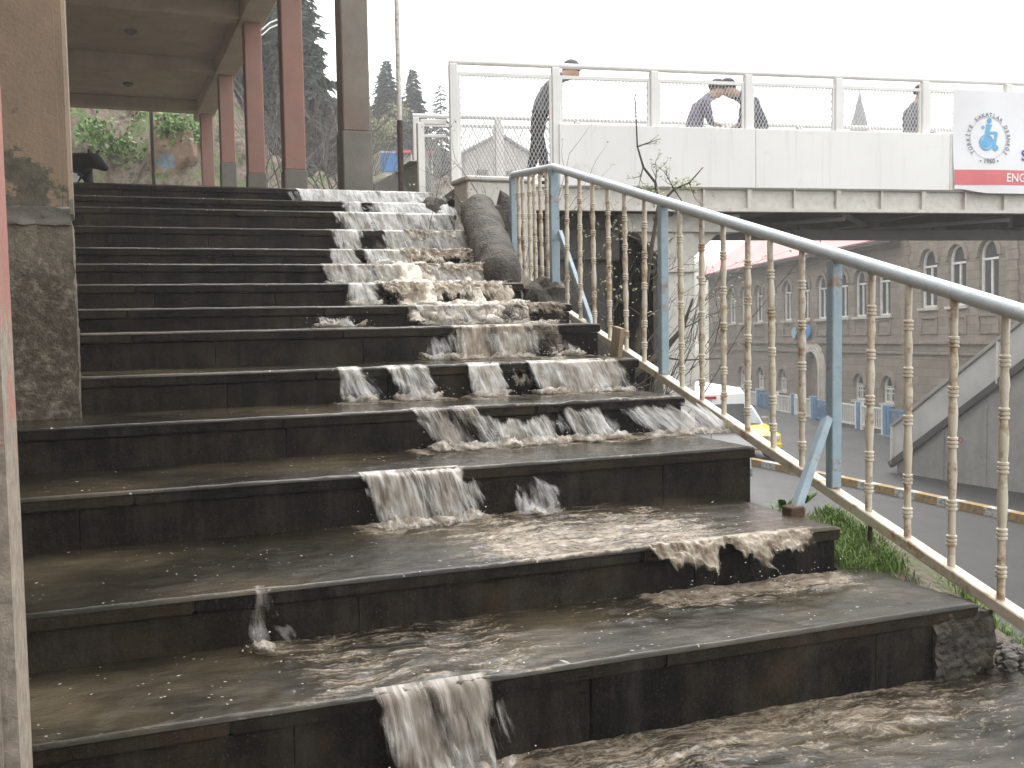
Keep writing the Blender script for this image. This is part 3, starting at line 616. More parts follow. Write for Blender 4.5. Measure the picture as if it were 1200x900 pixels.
# abutment under the bridge
b = MB(); bbox(b, -1.5, .72, .35, 2.8, RZ-.1, 2.255); bbox(b, -1.55, .77, .28, .35, 1.75, 2.1)
tag(b.build('bridge_abutment', M['darkconc'], bevel=.02), 'dark concrete abutment wall under the near end of the footbridge', 'wall')
b = MB(); b.box((3.3, 9.5, 1.4), (3.98, 9.9, 2.47)); b.box((3.27, 9.46, 2.47), (4.0, 9.93, 2.515)); tag(b.build('low_wall', M['oldwhite'], bevel=.012), 'short cream wall with flat coping behind the long rounded stone', 'wall')
# banner
bn = empty('banner', bp(5.6, -.11, 2.5), 'white vinyl banner with round blue emblem and red strip hung on the bridge rail', 'banner')
def bw(s, z): return -.112 - .012*math.sin(s*5.2+z*2.2) - .010*math.sin(s*1.7-z*5)
def bgrid(s0, s1, z0, z1, off, nu=60, nv=24, sag=0):
    q = MB(); q.grid(lambda u, v: bp(s0+(s1-s0)*u + .035*(1-u)*(1-v)*sag, bw(s0+(s1-s0)*u, z0+(z1-z0)*v)-off, z0+(z1-z0)*v - sag*(.05*ss(0, .12, u)*(1-v))), nu, nv); return q
bgrid(4.60, 8.6, 2.53, 3.635, 0, 90, 24, 1).build('cloth', M['bannercloth'], bn, smooth=True)
bgrid(4.635, 8.6, 2.575, 2.745, .004, 90, 6).build('red_strip', M['bred'], bn, smooth=True)
EC = (5.065, 3.105)
def bpt(s, z, off=.006): return bp(s, bw(s, z)-off, z)
q = MB()
def disc(q, s, z, r, n=20, off=.006): q.add([bpt(s+r*math.cos(2*math.pi*k/n), z+r*math.sin(2*math.pi*k/n), off) for k in range(n)], [tuple(range(n))])
def ring(q, s, z, r0, r1, n=40, a0=0, a1=6.2832, off=.006):
    q.add([bpt(s+r*math.cos(a0+(a1-a0)*k/n), z+r*math.sin(a0+(a1-a0)*k/n), off) for k in range(n+1) for r in (r0, r1)], [(2*k, 2*k+1, 2*k+3, 2*k+2) for k in range(n)])
def bquad(q, pts, off=.006): q.add([bpt(s, z, off) for s, z in pts], [tuple(range(len(pts)))])
e0, e1 = EC
disc(q, e0-.03, e1-.05, .060); ring(q, e0-.03, e1-.05, .072, .092); disc(q, e0+.01, e1+.195, .03)
bquad(q, [(e0-.055, e1+.01), (e0-.015, e1+.02), (e0+.045, e1+.15), (e0-.03, e1+.16)]); bquad(q, [(e0-.01, e1+.075), (e0-.005, e1+.04), (e0+.11, e1+.05), (e0+.11, e1+.075)])
bquad(q, [(e0+.085, e1+.06), (e0+.12, e1+.06), (e0+.085, e1-.09), (e0+.055, e1-.09)]); disc(q, e0+.085, e1-.11, .036); disc(q, e0-.075, e1+.12, .02)
q.build('emblem', M['bblue'], bn, recalc=False)
q = MB(); ring(q, e0, e1, .232, .238, 60, off=.005); q.build('emblem_ring', plain('ring_ink', (.55, .57, .60), None, 3, .5, 0), bn, recalc=False)
def glyphs(txt, size, bold=False):
    c = bpy.data.curves.new('t', 'FONT'); c.body = txt; c.size = size; c.align_x = 'CENTER'; c.resolution_u = 3; c.offset = size*.018 if bold else .0
    o = bpy.data.objects.new('t', c); COL.objects.link(o); bpy.context.view_layer.update()
    me = o.evaluated_get(bpy.context.evaluated_depsgraph_get()).to_mesh(); vs = [v.co.copy() for v in me.vertices]; fs = [tuple(p.vertices) for p in me.polygons]
    bpy.data.objects.remove(o); bpy.data.curves.remove(c); return vs, fs
T = 'TÜRKİYE SAKATLAR DERNEĞİ'; q = MB()
for k, ch in enumerate(T):
    if ch == ' ': q.build('emblem_word', M['bgrey'], bn, recalc=False); q = MB(); continue
    a = R(218 - 256*k/(len(T)-1)); vs, fs = glyphs(ch, .062, True); rr = .262
    q.add([bpt(e0+math.cos(a)*(rr+v.y-.02)+math.sin(a)*v.x, e1+math.sin(a)*(rr+v.y-.02)-math.cos(a)*v.x, .008) for v in vs], fs)
q.build('emblem_word', M['bgrey'], bn, recalc=False); q = MB(); vs, fs = glyphs('• 1960 •', .075, True); q.add([bpt(e0+v.x, e1-.285+v.y, .008) for v in vs], fs); q.build('emblem_year', M['bgrey'], bn, recalc=False)
def put(txt, s, z, size, mat, nm):
    vs, fs = glyphs(txt, size, True); x0 = min(v.x for v in vs); q = MB(); q.add([bpt(s+v.x-x0, z+v.y, .009) for v in vs], fs); q.build(nm, mat, bn, recalc=False)
put('S', 5.50, 2.86, .17, M['bpurple'], 'purple_letter'); put('T', 5.56, 3.09, .20, M['bpurple'], 'purple_letter'); put('ENG', 5.295, 2.615, .135, M['bwhite'], 'white_letters')
# ------------------------------------------------------------------ people on the bridge
def person(name, base, face, J, rad, label, mats, zsplit, extra=None, group=None):
    # J: joints in a local frame (x = facing, y = left, z = up)
    me = bpy.data.meshes.new(name); names = list(J); idx = {n: k for k, n in enumerate(names)}
    ed = [('hip', 'waist'), ('waist', 'chest'), ('chest', 'neck'), ('neck', 'chin'), ('chin', 'head'), ('head', 'nose')]
    for s in 'LR': ed += [('chest', 'sh'+s), ('sh'+s, 'el'+s), ('el'+s, 'wr'+s), ('wr'+s, 'ha'+s), ('hip', 'th'+s), ('th'+s, 'kn'+s), ('kn'+s, 'an'+s), ('an'+s, 'to'+s)]
    me.from_pydata([J[n] for n in names], [(idx[a], idx[b]) for a, b in ed], [])
    o = bpy.data.objects.new(name, me); COL.objects.link(o); md = o.modifiers.new('skin', 'SKIN'); md.branch_smoothing = .6
    sv = me.skin_vertices[0].data
    for n, k in idx.items():
        r = rad.get(n, rad.get(n[:2], .05)); sv[k].radius = r if isinstance(r, tuple) else (r, r); sv[k].use_root = n == 'hip'
    sb = o.modifiers.new('sub', 'SUBSURF'); sb.levels = sb.render_levels = 2
    bpy.context.view_layer.update(); ev = o.evaluated_get(bpy.context.evaluated_depsgraph_get()); nm = bpy.data.meshes.new_from_object(ev)
    bpy.data.objects.remove(o); root = bpy.data.objects.new(name, nm); COL.objects.link(root)
    nm.materials.clear()
    for q in mats: nm.materials.append(q)
    hd = Vector(J['head']); hands = [Vector(J['haL']), Vector(J['haR'])]; nk = Vector(J['neck'])
    for p in nm.polygons:
        p.use_smooth = True; c = p.center
        if (c-hd).length < .16 and c.z > nk.z-.02 or min((c-h).length for h in hands) < .075: p.material_index = 0
        elif c.z < zsplit: p.material_index = 2
        else: p.material_index = 3 if len(mats) > 3 and abs(c.y) < .09 and p.normal.x > .35 else 1
    root.location = base; root.rotation_euler = (0, 0, math.atan2(face[1], face[0])); tag(root, label, 'person', group)
    q = MB(); hc = hd+Vector((-.012, 0, .028)); q.grid(lambda u, v: hc + Vector((math.sin(v*1.75)*math.cos(u*6.2832)*.105, math.sin(v*1.75)*math.sin(u*6.2832)*.086, math.cos(v*1.75)*.102)), 18, 8)
    hair = q.build('cap' if extra == 'cap' else 'hair', M['cap'] if extra == 'cap' else M['hair'], root, smooth=True, local=True)
    if extra == 'cap':
        q = MB(); q.grid(lambda u, v: hc+Vector((.07+.09*v, (u-.5)*.14*(1-.3*v*v), .03-.025*v)), 6, 4); q.build('cap_peak', M['cap'], hair, smooth=True, local=True)
    for sy in (-.032, .032): q = MB(); blob(q, (hd.x+.088, hd.y+sy, hd.z+.008), .010, random.Random(2)); q.build('eye', M['hair'], root, smooth=True, local=True)
    for side in 'LR':
        h = Vector(J['ha'+side]); d = (h-Vector(J['wr'+side])).normalized(); sx = d.cross(Vector((0, 0, 1))); sx = sx.normalized() if sx.length > .1 else Vector((1, 0, 0)); q = MB()
        for k in range(4):
            a = h + sx*(k-1.5)*.019 - d*.01; L = (.07, .082, .077, .06)[k]; q.tube([a, a+d*L*.5, a+d*L*.85-sx.cross(d)*.02], [.0095, .009, .0075], 6)
        a = h - sx*.032-d*.04; q.tube([a, a-sx*.02+d*.03, a-sx*.022+d*.055], [.011, .010, .008], 6); q.build('fingers', M['skin'], root, smooth=True, local=True)
    return root
RAD = {'hip': (.15, .12), 'waist': (.145, .115), 'chest': (.165, .125), 'neck': .055, 'chin': .07, 'head': (.088, .10), 'nose': .014, 'sh': .07, 'el': .05, 'wr': .033, 'ha': (.042, .022), 'th': .088, 'kn': .062, 'an': .042, 'to': (.045, .03)}
def pose(lean=0., head=0., arm=.0, stride=.12, hf=1.0, reach=.25, hunch=0.):
    def P(x, y, z): return (x*hf, y*hf, z*hf)
    def L(h): return lean*h + hunch*h*h       # forward shift with height above the hip
    J = {'hip': P(0, 0, .92), 'waist': P(L(.18), 0, 1.08), 'chest': P(L(.42), 0, 1.30), 'neck': P(L(.58)+.02+head*.3, 0, 1.46), 'chin': P(L(.62)+.05+head*.7, 0, 1.53-abs(head)*.2), 'head': P(L(.66)+.05+head, 0, 1.61-abs(head)*.35), 'nose': P(L(.66)+.16+head, 0, 1.595-abs(head)*.5)}
    for s, y in (('L', 1), ('R', -1)):
        J['sh'+s] = P(L(.46), .185*y, 1.37); J['el'+s] = P(L(.30)+.05+arm*.5, .24*y, 1.11); J['wr'+s] = P(L(.2)+reach*.6+arm, .19*y, .98+arm*.4); J['ha'+s] = P(L(.2)+reach*.6+.08+arm, .18*y, .97+arm*.45)
        J['th'+s] = P(.0, .095*y, .80); J['kn'+s] = P(.02+stride*y*.6, .10*y, .48); J['an'+s] = P(-.02+stride*y, .10*y, .075); J['to'+s] = P(.14+stride*y, .11*y, .035)
    return J
person('person', bp(-.06, .62, 2.525), BH, pose(.16, .17, 0, .14, .86, .1, .35), RAD, 'person in grey cap leaning past the first bridge post', [M['skin'], M['grey'], M['trous']], .86, 'cap')
person('person', bp(1.80, .75, 2.525), BH, pose(.15, .12, .1, .05, .775, .2, .40), RAD, 'person in purple-grey coat with white front stooping behind mesh', [M['skin'], M['plum'], M['trous'], M['pale']], .6)
person('person', bp(2.70, .75, 2.525), -BH, pose(.22, .16, .12, .06, .79, .25, .50), RAD, 'person in dark blue coat bending forward behind the bridge panel joint', [M['skin'], M['navy'], M['trous']], .6)
person('person', bp(4.62, .70, 2.525), BH, pose(.05, .06, .0, .08, .775, .15, .1), RAD, 'person in grey jacket half hidden behind the banner edge', [M['skin'], M['grey'], M['trous']], .7)
# ------------------------------------------------------------------ stone building across the road
FD = Vector((.23691, .97124, -.0238)).normalized(); FNn = Vector((-.9715, .237, 0)).normalized(); FU = FD.cross(FNn).normalized()
bl = empty('stone_building', (26.03, 26.31, .025), 'long grey cut-stone building with arched windows and faded red roof', 'building', rot=Matrix((FD, FNn, FU)).transposed().to_euler())
def arch(s, w, z0, z1, n=10, rise=None):
    r = w/2 if rise is None else rise; pts = [(s-w/2, z0), (s+w/2, z0)]
    for k in range(n+1):
        a = math.pi*k/n; pts.append((s+w/2*math.cos(a), z1-r+r*math.sin(a)))
    return pts
WIN = [(s, 1.02, 1.22, 3.22, 't') for s in (1.79, .05, -1.70, -4.6, -6.3, -8.0)] + [(s, .95, 1.03, 2.86, 'u') for s in (4.94, 6.83, 8.38, 10.34, 12.06, 14.0, 15.9, 17.54, 19.6, 21.4)] + \
      [(s, .85, -2.25, -1.22, 'l') for s in (4.66, 6.95, 14.6, 17.43, 20.0, -.6, -2.6)]
DOOR = (11.25, 1.5, -2.75, -.38)
def wallface(q, s0, s1, z0, z1, holes, dep):
    bm = bmesh.new(); loops = [[(s0, z0), (s1, z0), (s1, z1), (s0, z1)]] + holes; es = []
    for lp in loops:
        vs = [bm.verts.new((a, 0, z)) for a, z in lp]; es += [bm.edges.new((vs[k], vs[(k+1) % len(vs)])) for k in range(len(vs))]
    bmesh.ops.triangle_fill(bm, use_beauty=True, use_dissolve=False, edges=es); bm.verts.index_update()
    q.add([v.co.copy() for v in bm.verts], [tuple(v.index for v in f.verts) for f in bm.faces]); bm.free()
    for lp in holes:
        n = len(lp); q.add([(a, 0, z) for a, z in lp]+[(a, -dep, z) for a, z in lp], [(k, (k+1) % n, n+(k+1) % n, n+k) for k in range(n)])
q = MB(); S0, S1, S2 = -14., 3.4, 25.3
ho = lambda a, b_: [arch(*x[:4]) for x in WIN if a < x[0] < b_]
wallface(q, S0, S1, -3.4, 6.2, ho(S0, S1), .22); wallface(q, S1, S2, -3.4, 3.75, ho(S1, S2)+[arch(*DOOR)], .22)
q.add([(S0,-.3,-3.4),(S2,-.3,-3.4),(S2,-9,-3.4),(S0,-9,-3.4),(S0,-.3,3.7),(S2,-.3,3.7),(S2,-9,3.7),(S0,-9,3.7)], [(1,2,6,5),(2,3,7,6),(3,0,4,7)])
q.add([(S2,0,-3.4),(S2,-9,-3.4),(S2,-9,3.75),(S2,0,3.75)], [(0,1,2,3)]); q.add([(S1,0,3.75),(S1,-9,3.75),(S1,-9,6.2),(S1,0,6.2)], [(0,1,2,3)]); q.add([(S0,0,-3.4),(S0,-9,-3.4),(S0,-9,6.2),(S0,0,6.2)], [(0,1,2,3)])
wall = q.build('wall', M['facade'], bl, local=True, recalc=False)
q = MB()
for z, h, d in ((.02, .10, .10), (-.36, .07, .07), (-2.72, .16, .12)): q.box((S0, .003, z-h/2), (S2, d, z+h/2))
for z in (3.55,): q.box((S1+.45, .003, z), (S2, .14, z+.12))
for s in (S1, -2.95):
    z = -2.5
    while z < 6: q.box((s-.42 if s == S1 else s-.30, .004, z), (s+.30, .06, z+.30)) if int(z*3.2) % 2 else q.box((s-.26, .004, z), (s+.20, .06, z+.30)); z += .312
for s, wd, z0, z1, k in WIN:
    if k in 'tu':
        q.box((s-wd*.55, .003, .30), (s+wd*.55, .05, .36)); q.box((s-wd*.55, .003, .84), (s+wd*.55, .05, .90)); q.box((s-wd*.55, .003, .362), (s-wd*.45, .05, .838)); q.box((s+wd*.45, .003, .362), (s+wd*.55, .05, .838))
    # arched surround
    P = arch(s, wd+.03, z0, z1+.015, 12)[2:]; Q = arch(s, wd+.36, z0, z1+.18, 12)[2:]
    n = len(P)
    for j in range(n-1):
        q.hexa([(P[j][0], .003, P[j][1]), (P[j+1][0], .003, P[j+1][1]), (Q[j+1][0], .003, Q[j+1][1]), (Q[j][0], .003, Q[j][1]), (P[j][0], .07, P[j][1]), (P[j+1][0], .07, P[j+1][1]), (Q[j+1][0], .07, Q[j+1][1]), (Q[j][0], .07, Q[j][1])])
q.build('stone_trim', M['trim'], bl, local=True)
for s, wd, z0, z1, k in WIN:
    q = MB(); P = arch(s, wd, z0, z1, 12); I = arch(s, wd-.14, z0+.07, z1-.07, 12); n = len(P)
    for j in range(n):
        a, b_ = P[j], P[(j+1) % n]; c, d = I[j], I[(j+1) % n]
        q.hexa([(a[0], -.17, a[1]), (b_[0], -.17, b_[1]), (d[0], -.17, d[1]), (c[0], -.17, c[1]), (a[0], -.09, a[1]), (b_[0], -.09, b_[1]), (d[0], -.09, d[1]), (c[0], -.09, c[1])])
    zt = z1-wd*.62
    q.box((s-wd/2+.071, -.168, zt), (s+wd/2-.071, -.095, zt+.07)); q.box((s-.032, -.166, z0+.071), (s+.032, -.10, zt-.002))
    if k == 'l':
        for zz in (z0+.35, z0+.6): q.box((s-wd/2+.071, -.165, zz), (s+wd/2-.071, -.12, zz+.035))
        for xx in (-.2, .2): q.box((s+xx-.018, -.164, z0+.071), (s+xx+.018, -.125, zt-.002))
    fr = q.build('window', M['frame'], bl, local=True, recalc=True)
    q = MB(); q.add([(a, -.155, z) for a, z in P], [tuple(range(n))]); q.build('pane', M['glass'], fr, local=True, recalc=False)
    q = MB(); q.box((s-wd*.62, .004, z0-.10), (s+wd*.62, .10, z0-.005)); q.build('sill', M['paletrim'], fr, local=True)
q = MB(); s, wd, z0, z1 = DOOR
for ex, d0, d1 in ((.0, .10, .16), (.16, .08, .12), (.32, .003, .09)):
    P = arch(s, wd+2*ex+.02, z0, z1+ex+.01, 14); Q = arch(s, wd+2*ex+.30, z0, z1+ex+.15, 14)
    P = P[2:]; Q = Q[2:]; P = [(s+wd/2+ex+.01, z0)]+P+[(s-wd/2-ex-.01, z0)]; Q = [(s+wd/2+ex+.15, z0)]+Q+[(s-wd/2-ex-.15, z0)]
    for j in range(len(P)-1):
        q.hexa([(P[j][0], .003, P[j][1]), (P[j+1][0], .003, P[j+1][1]), (Q[j+1][0], .003, Q[j+1][1]), (Q[j][0], .003, Q[j][1]), (P[j][0], d1, P[j][1]), (P[j+1][0], d1, P[j+1][1]), (Q[j+1][0], d1, Q[j+1][1]), (Q[j][0], d1, Q[j][1])])
dr = q.build('doorway', M['paletrim'], bl, local=True)
q = MB(); q.add([(a, -.20, z) for a, z in arch(s, wd, z0, z1, 14)], [tuple(range(17))]); q.build('door', M['trim'], dr, local=True, recalc=False)
q = MB()
q.hexa([(S1+.02, .55, 3.68), (S2+.4, .55, 3.68), (S2+.4, -9.4, 3.68), (S1+.02, -9.4, 3.68), (S1+.02, .55, 3.80), (S2+.4, .55, 3.80), (S2+.4, -9.4, 3.80), (S1+.02, -9.4, 3.80)])
q.add([(S1+.02, .56, 3.81), (S2+.4, .56, 3.81), (S2-3, -6, 8.6), (S1+.02, -6, 8.6), (S2+.4, -12.4, 3.81), (S1+.02, -12.4, 3.81)], [(0,1,2,3), (1,4,2), (4,5,3,2)])
q.add([(S0-.3, .5, 6.21), (S1+.3, .5, 6.21), (S1-4, -4.5, 8.6), (S0+4, -4.5, 8.6), (S1+.3, -9.4, 6.21), (S0-.3, -9.4, 6.21)], [(0,1,2,3), (1,4,2), (4,5,3,2), (5,0,3)])
roof = q.build('roof', M['roofred'], bl, local=True)
q = MB(); q.box((S1+.03, .46, 3.62), (S2+.35, .57, 3.76)); q.build('gutter', plain('dark_gutter', (.06, .055, .05), None, 3, .6, 0), roof, local=True)
q = MB(); q.tube([(9.9, .25, 3.7), (9.9, .25, 6.0)], .03, 6); q.build('pipe', M['dark'], bl, local=True)
def wsign(s, z, wd, h, label):
    q = MB(); n = 20; pts = [(s+wd/2*math.cos(2*math.pi*k/n), z+h/2*math.sin(2*math.pi*k/n)*(1 if True else 1)) for k in range(n)]
    W = wm(bl); q.prism([W @ Vector((a, .075, zz)) for a, zz in pts], 0, W.to_3x3() @ Vector((0, .06, 0))); o = q.build('wall_sign', [M['steelblue']], smooth=.5); tag(o, label, 'sign')
wsign(11.75, .50, .92, .62, 'bright blue oval sign on the stone wall above the arched doorway'); wsign(13.05, .45, .45, .5, 'smaller pale blue round sign on the stone wall beside the oval one')
bpy.data.objects['wall_sign.001'].data.materials[0] = plain('paler_sign_blue', (.42, .55, .66), None, 3, .4, 0)
# fence in front of the building
fe = empty('street_fence', wm(bl) @ Vector((6, 2.2, -3.0)), 'blue and white metal street fence along the stone building', 'fence', rot=bl.rotation_euler.copy())
off = Vector((6, 2.2, -3.0)); q = MB(); q.box((-16, -.15, -.5), (14, .15, 0.0)); q.build('fence_kerb', M['conc'], fe, local=True)
s = -9.; k = 0
while s < 13.5:
    blue = k % 3 == 1
    q = MB()
    for x in (s, s+1.5): q.box((x-.05, -.05, .001), (x+.05, .05, .98)) if True else 0
    for z in (.16, .82): q.box((s+.051, -.025, z), (s+1.449, .025, z+.06))
    n = 10
    for j in range(1, n): q.box((s+1.5*j/n-.02, -.015, .221), (s+1.5*j/n+.02, .015, .819))
    q.build('fence_panel', M['fenceblue'] if blue else M['white'], fe, local=True)
    q = MB(); q.box((s+1.60, -.08, .001), (s+1.80, .08, 1.0)); q.build('blue_post', M['fenceblue'], fe, local=True, bevel=.01)
    s += 1.9; k += 1
# kerb in the road
KA = atZ(930, 547, RZ+.17); KB = atZ(1200, 602, RZ+.17); kd = (KB-KA).normalized(); q = MB(); yel = []
for k in range(-14, 26):
    a = KA+kd*(k*.62); b2 = KA+kd*(k*.62+.61); a.z = b2.z = RZ+.085; q.bar(a, b2, .22, .17); yel += [1. if k % 2 else 0.]*8
q.at['yellow'] = yel; tag(q.build('kerb', M['kerb']), kind='structure')
# far stair of the bridge: concrete wall, sloping parapet
WA = atZ(1047, 553, RZ); WB = atZ(1200, 578, RZ); wd_ = (WB-WA).normalized(); wn = Vector((-wd_.y, wd_.x, 0)); wn = wn if wn.dot(-WA) < 0 else -wn   # wn points away from the viewer
fs_ = empty('bridge_stair', WA, 'pale concrete stair with sloping panelled parapet on the far side of the road', 'staircase')
def sp(s, o, z): return WA + wd_*s + wn*o + Vector((0, 0, z))
def szl(s): return .16+.72*s       # stringer height along the wall
q = MB(); q.prism([sp(.12, 0, -.1), sp(6.5, 0, -.1), sp(6.5, 0, szl(6.5)), sp(.12, 0, szl(.12))], 0, wn*1.9); st_ = q.build('wall', M['conc'], fs_)
for s in (1.55, 2.75, 4.1): q = MB(); q.hexa([sp(s-.03, -.03, 0), sp(s+.03, -.03, 0), sp(s+.03, -.002, 0), sp(s-.03, -.002, 0), sp(s-.03, -.03, szl(s)-.05), sp(s+.03, -.03, szl(s)-.05), sp(s+.03, -.002, szl(s)-.05), sp(s-.03, -.002, szl(s)-.05)]); q.build('wall_rib', M['conc'], st_)
q = MB(); q.bar(sp(-.05, -.06, szl(0)+.02), sp(6.5, -.06, szl(6.5)+.05), .12, .16, up=(0, 0, 1)); q.build('stringer', M['darkconc'], fs_, bevel=.01)
q = MB(); q.prism([sp(-.02, -.05, szl(0)+.10), sp(6.5, -.05, szl(6.5)+.13), sp(6.5, -.05, szl(6.5)+1.02), sp(-.02, -.05, szl(0)+.95)], 0, wn*.05); q.build('parapet_panel', plain('grey_panel', (.47, .465, .445), (.37, .365, .35), 1.5, .7), fs_)
q = MB(); q.bar(sp(-.06, -.06, szl(0)+.99), sp(6.5, -.06, szl(6.5)+1.06), .10, .08); q.build('parapet_rail', M['conc'], fs_, bevel=.01)
for s in (.02, .62, 1.85, 3.1, 4.4, 5.6):
    q = MB(); q.bar(sp(s, -.085, szl(s)+.04), sp(s, -.085, szl(s)+1.0), .07, .05, up=wd_); q.build('parapet_post', M['oldwhite'], fs_)
q = MB()
for k in range(30): q.hexa([sp(.12+.21*k, .05, szl(.1+.21*k)-.2), sp(.33+.21*k, .05, szl(.1+.21*k)-.2), sp(.33+.21*k, 1.85, szl(.1+.21*k)-.2), sp(.12+.21*k, 1.85, szl(.1+.21*k)-.2)]+[sp(.12+.21*k, .05, szl(.1+.21*k)+.04), sp(.33+.21*k, .05, szl(.1+.21*k)+.04), sp(.33+.21*k, 1.85, szl(.1+.21*k)+.04), sp(.12+.21*k, 1.85, szl(.1+.21*k)+.04)])
q.build('flight', M['conc'], fs_)
q = MB(); c = sp(2.05, -.004, 1.03); n = 16
q.add([c + wd_*(r*math.cos(2*math.pi*k/n)) + Vector((0, 0, r*math.sin(2*math.pi*k/n))) for k in range(n) for r in (.045, .065)], [(2*k, 2*k+1, (2*k+3) % (2*n), (2*k+2) % (2*n)) for k in range(n)]); q.build('red_paint_mark', M['redlamp'], st_, recalc=False)
# ------------------------------------------------------------------ vehicles
def wheel(parent, x, y, r, w):
    q = MB(); q.tube([(x, y-w/2, r), (x, y-w/2+.03, r), (x, y+w/2-.03, r), (x, y+w/2, r)], [r*.93, r, r, r*.93], 20); t = q.build('wheel', M['tyre'], parent, smooth=.6, local=True)
    q = MB(); q.tube([(x, y-w/2-.006, r), (x, y+w/2+.006, r)], r*.62, 16); q.build('rim', M['rim'], t, smooth=.6, local=True)
def body(parent, prof, w, mat, inset=.0, nm='body', top_in=.12, zb=1.0):
    # prof: side outline (x,z); sections across the width, drawn in towards the roof
    n = len(prof); q = MB(); ks = (-1, -.96, -.5, 0, .5, .96, 1)
    cx = sum(p[0] for p in prof)/n; cz_ = sum(p[1] for p in prof)/n
    for k in ks:
        sh = .96 if abs(k) == 1 else 1
        q.v += [Vector((cx+(x-cx)*sh, k*w/2*(1-top_in*ss(zb, zb+.9, z)), cz_+(z-cz_)*sh)) for x, z in prof]
    for j in range(len(ks)-1): q.f += [(j*n+i, j*n+(i+1) % n, (j+1)*n+(i+1) % n, (j+1)*n+i) for i in range(n)]
    q.f += [tuple(range(n)), tuple(range((len(ks)-1)*n, len(ks)*n))[::-1]]; q.mi = [0]*len(q.f)
    return q.build(nm, mat, parent, smooth=.6, local=True)
VD = math.atan2(.97124, .23691)
vc = atD(822, 450, 24.); van = empty('van', (vc.x+.5, vc.y+1.9, RZ), 'white high-roofed van seen from behind, left of the yellow taxi', 'van', rot=(0, 0, VD))
body(van, [(-2.5, .35), (2.3, .35), (2.55, .5), (2.5, .95), (1.75, 1.25), (1.25, 2.1), (.9, 2.38), (-2.1, 2.42), (-2.38, 2.3), (-2.52, 1.2)], 2.0, M['wpaint'])
for y0, y1 in ((-.86, -.03), (.03, .86)):
    q = MB(); q.hexa([(-2.545, y0, 1.42), (-2.545, y1, 1.42), (-2.465, y1*.93, 2.08), (-2.465, y0*.93, 2.08), (-2.48, y0, 1.42), (-2.48, y1, 1.42), (-2.38, y1*.93, 2.08), (-2.38, y0*.93, 2.08)]); q.build('rear_window', M['glass'], van, local=True)
for sy in (-1, 1):
    q = MB(); q.hexa([(x, sy*yy, z) for yy in (.975, 1.005) for x, z in ((-2.1, 1.2), (.9, 1.2), (.9, 1.85), (-2.1, 1.85))]); q.build('side_window', M['glass'], van, local=True)
    q = MB(); q.box((-2.56, sy*.82-.08, .75), (-2.49, sy*.82+.08, 1.05)); q.build('tail_light', M['redlamp'], van, local=True)
    for x in (-1.7, 1.6): wheel(van, x, sy*.86, .34, .22)
q = MB(); q.hexa([(1.80, -.85, 1.28), (1.80, .85, 1.28), (1.33, .75, 2.02), (1.33, -.75, 2.02), (1.86, -.85, 1.28), (1.86, .85, 1.28), (1.39, .75, 2.02), (1.39, -.75, 2.02)]); q.build('windscreen', M['glass'], van, local=True)
q = MB(); q.box((-2.555, -.006, .7), (-2.53, .006, 2.2)); q.build('door_seam', M['dark'], van, local=True); q = MB(); q.box((-2.56, -.26, .86), (-2.535, .26, .98)); q.build('number_plate', M['plate'], van, local=True)
q = MB(); q.box((-2.43, -.16, 2.20), (-2.36, .16, 2.26)); q.build('brake_light', M['redlamp'], van, local=True)
q = MB(); q.box((-2.62, -.95, .42), (-2.50, .95, .62)); q.build('bumper', M['dark'], van, local=True, bevel=.02)
tc = atD(884, 500, 29); taxi = empty('taxi', (tc.x+.35, tc.y+1.9, RZ), 'yellow taxi parked facing the steps beside the white van', 'taxi', rot=(0, 0, VD+math.pi))
body(taxi, [(-2.1, .3), (2.0, .3), (2.12, .45), (2.05, .72), (1.3, .86), (.95, .92), (-1.4, .95), (-2.1, .9), (-2.18, .6)], 1.72, M['ypaint'], zb=2)
cab = body(taxi, [(1.0, .90), (.35, 1.38), (.1, 1.44), (-.9, 1.43), (-1.1, 1.36), (-1.65, .94)], 1.56, M['wpaint'], nm='cabin', top_in=.16, zb=.7)
q = MB(); q.hexa([(1.0, -.68, .945), (1.0, .68, .945), (.42, .58, 1.365), (.42, -.58, 1.365), (1.03, -.68, .955), (1.03, .68, .955), (.45, .58, 1.375), (.45, -.58, 1.375)]); q.build('windscreen', mk_glass('pale_screen', (.16, .18, .20), .05), taxi, local=True)
for sy in (-1, 1):
    q = MB(); q.hexa([(x, sy*yy, z) for yy, k in ((.60, 0), (.79, 1)) for x, z in ((-1.2, .98), (.75, .98), (.25, 1.33), (-.85, 1.33))]); q.build('side_window', M['glass'], taxi, local=True)
    q = MB(); q.box((2.02, sy*.62-.15, .58), (2.13, sy*.62+.15, .72)); q.build('headlight', M['lamp'], taxi, local=True, bevel=.02)
    q = MB(); q.box((.62, sy*.88-.07, .98), (.75, sy*.88+.09, 1.10)); q.build('mirror', M['dark'], taxi, local=True, bevel=.02)
    for x in (-1.3, 1.3): wheel(taxi, x, sy*.76, .30, .2)
q = MB(); q.box((2.02, -.45, .58), (2.11, .45, .70)); q.build('grille', M['dark'], taxi, local=True); q = MB(); q.box((2.06, -.84, .34), (2.18, .84, .50)); q.build('bumper', M['ypaint'], taxi, local=True, bevel=.03)
q = MB(); q.box((2.181, -.26, .38), (2.19, .26, .48)); q.build('number_plate', M['plate'], taxi, local=True)
q = MB(); q.box((-.45, -.2, 1.435), (-.25, .2, 1.55)); q.build('roof_light', M['plate'], taxi, local=True, bevel=.02)
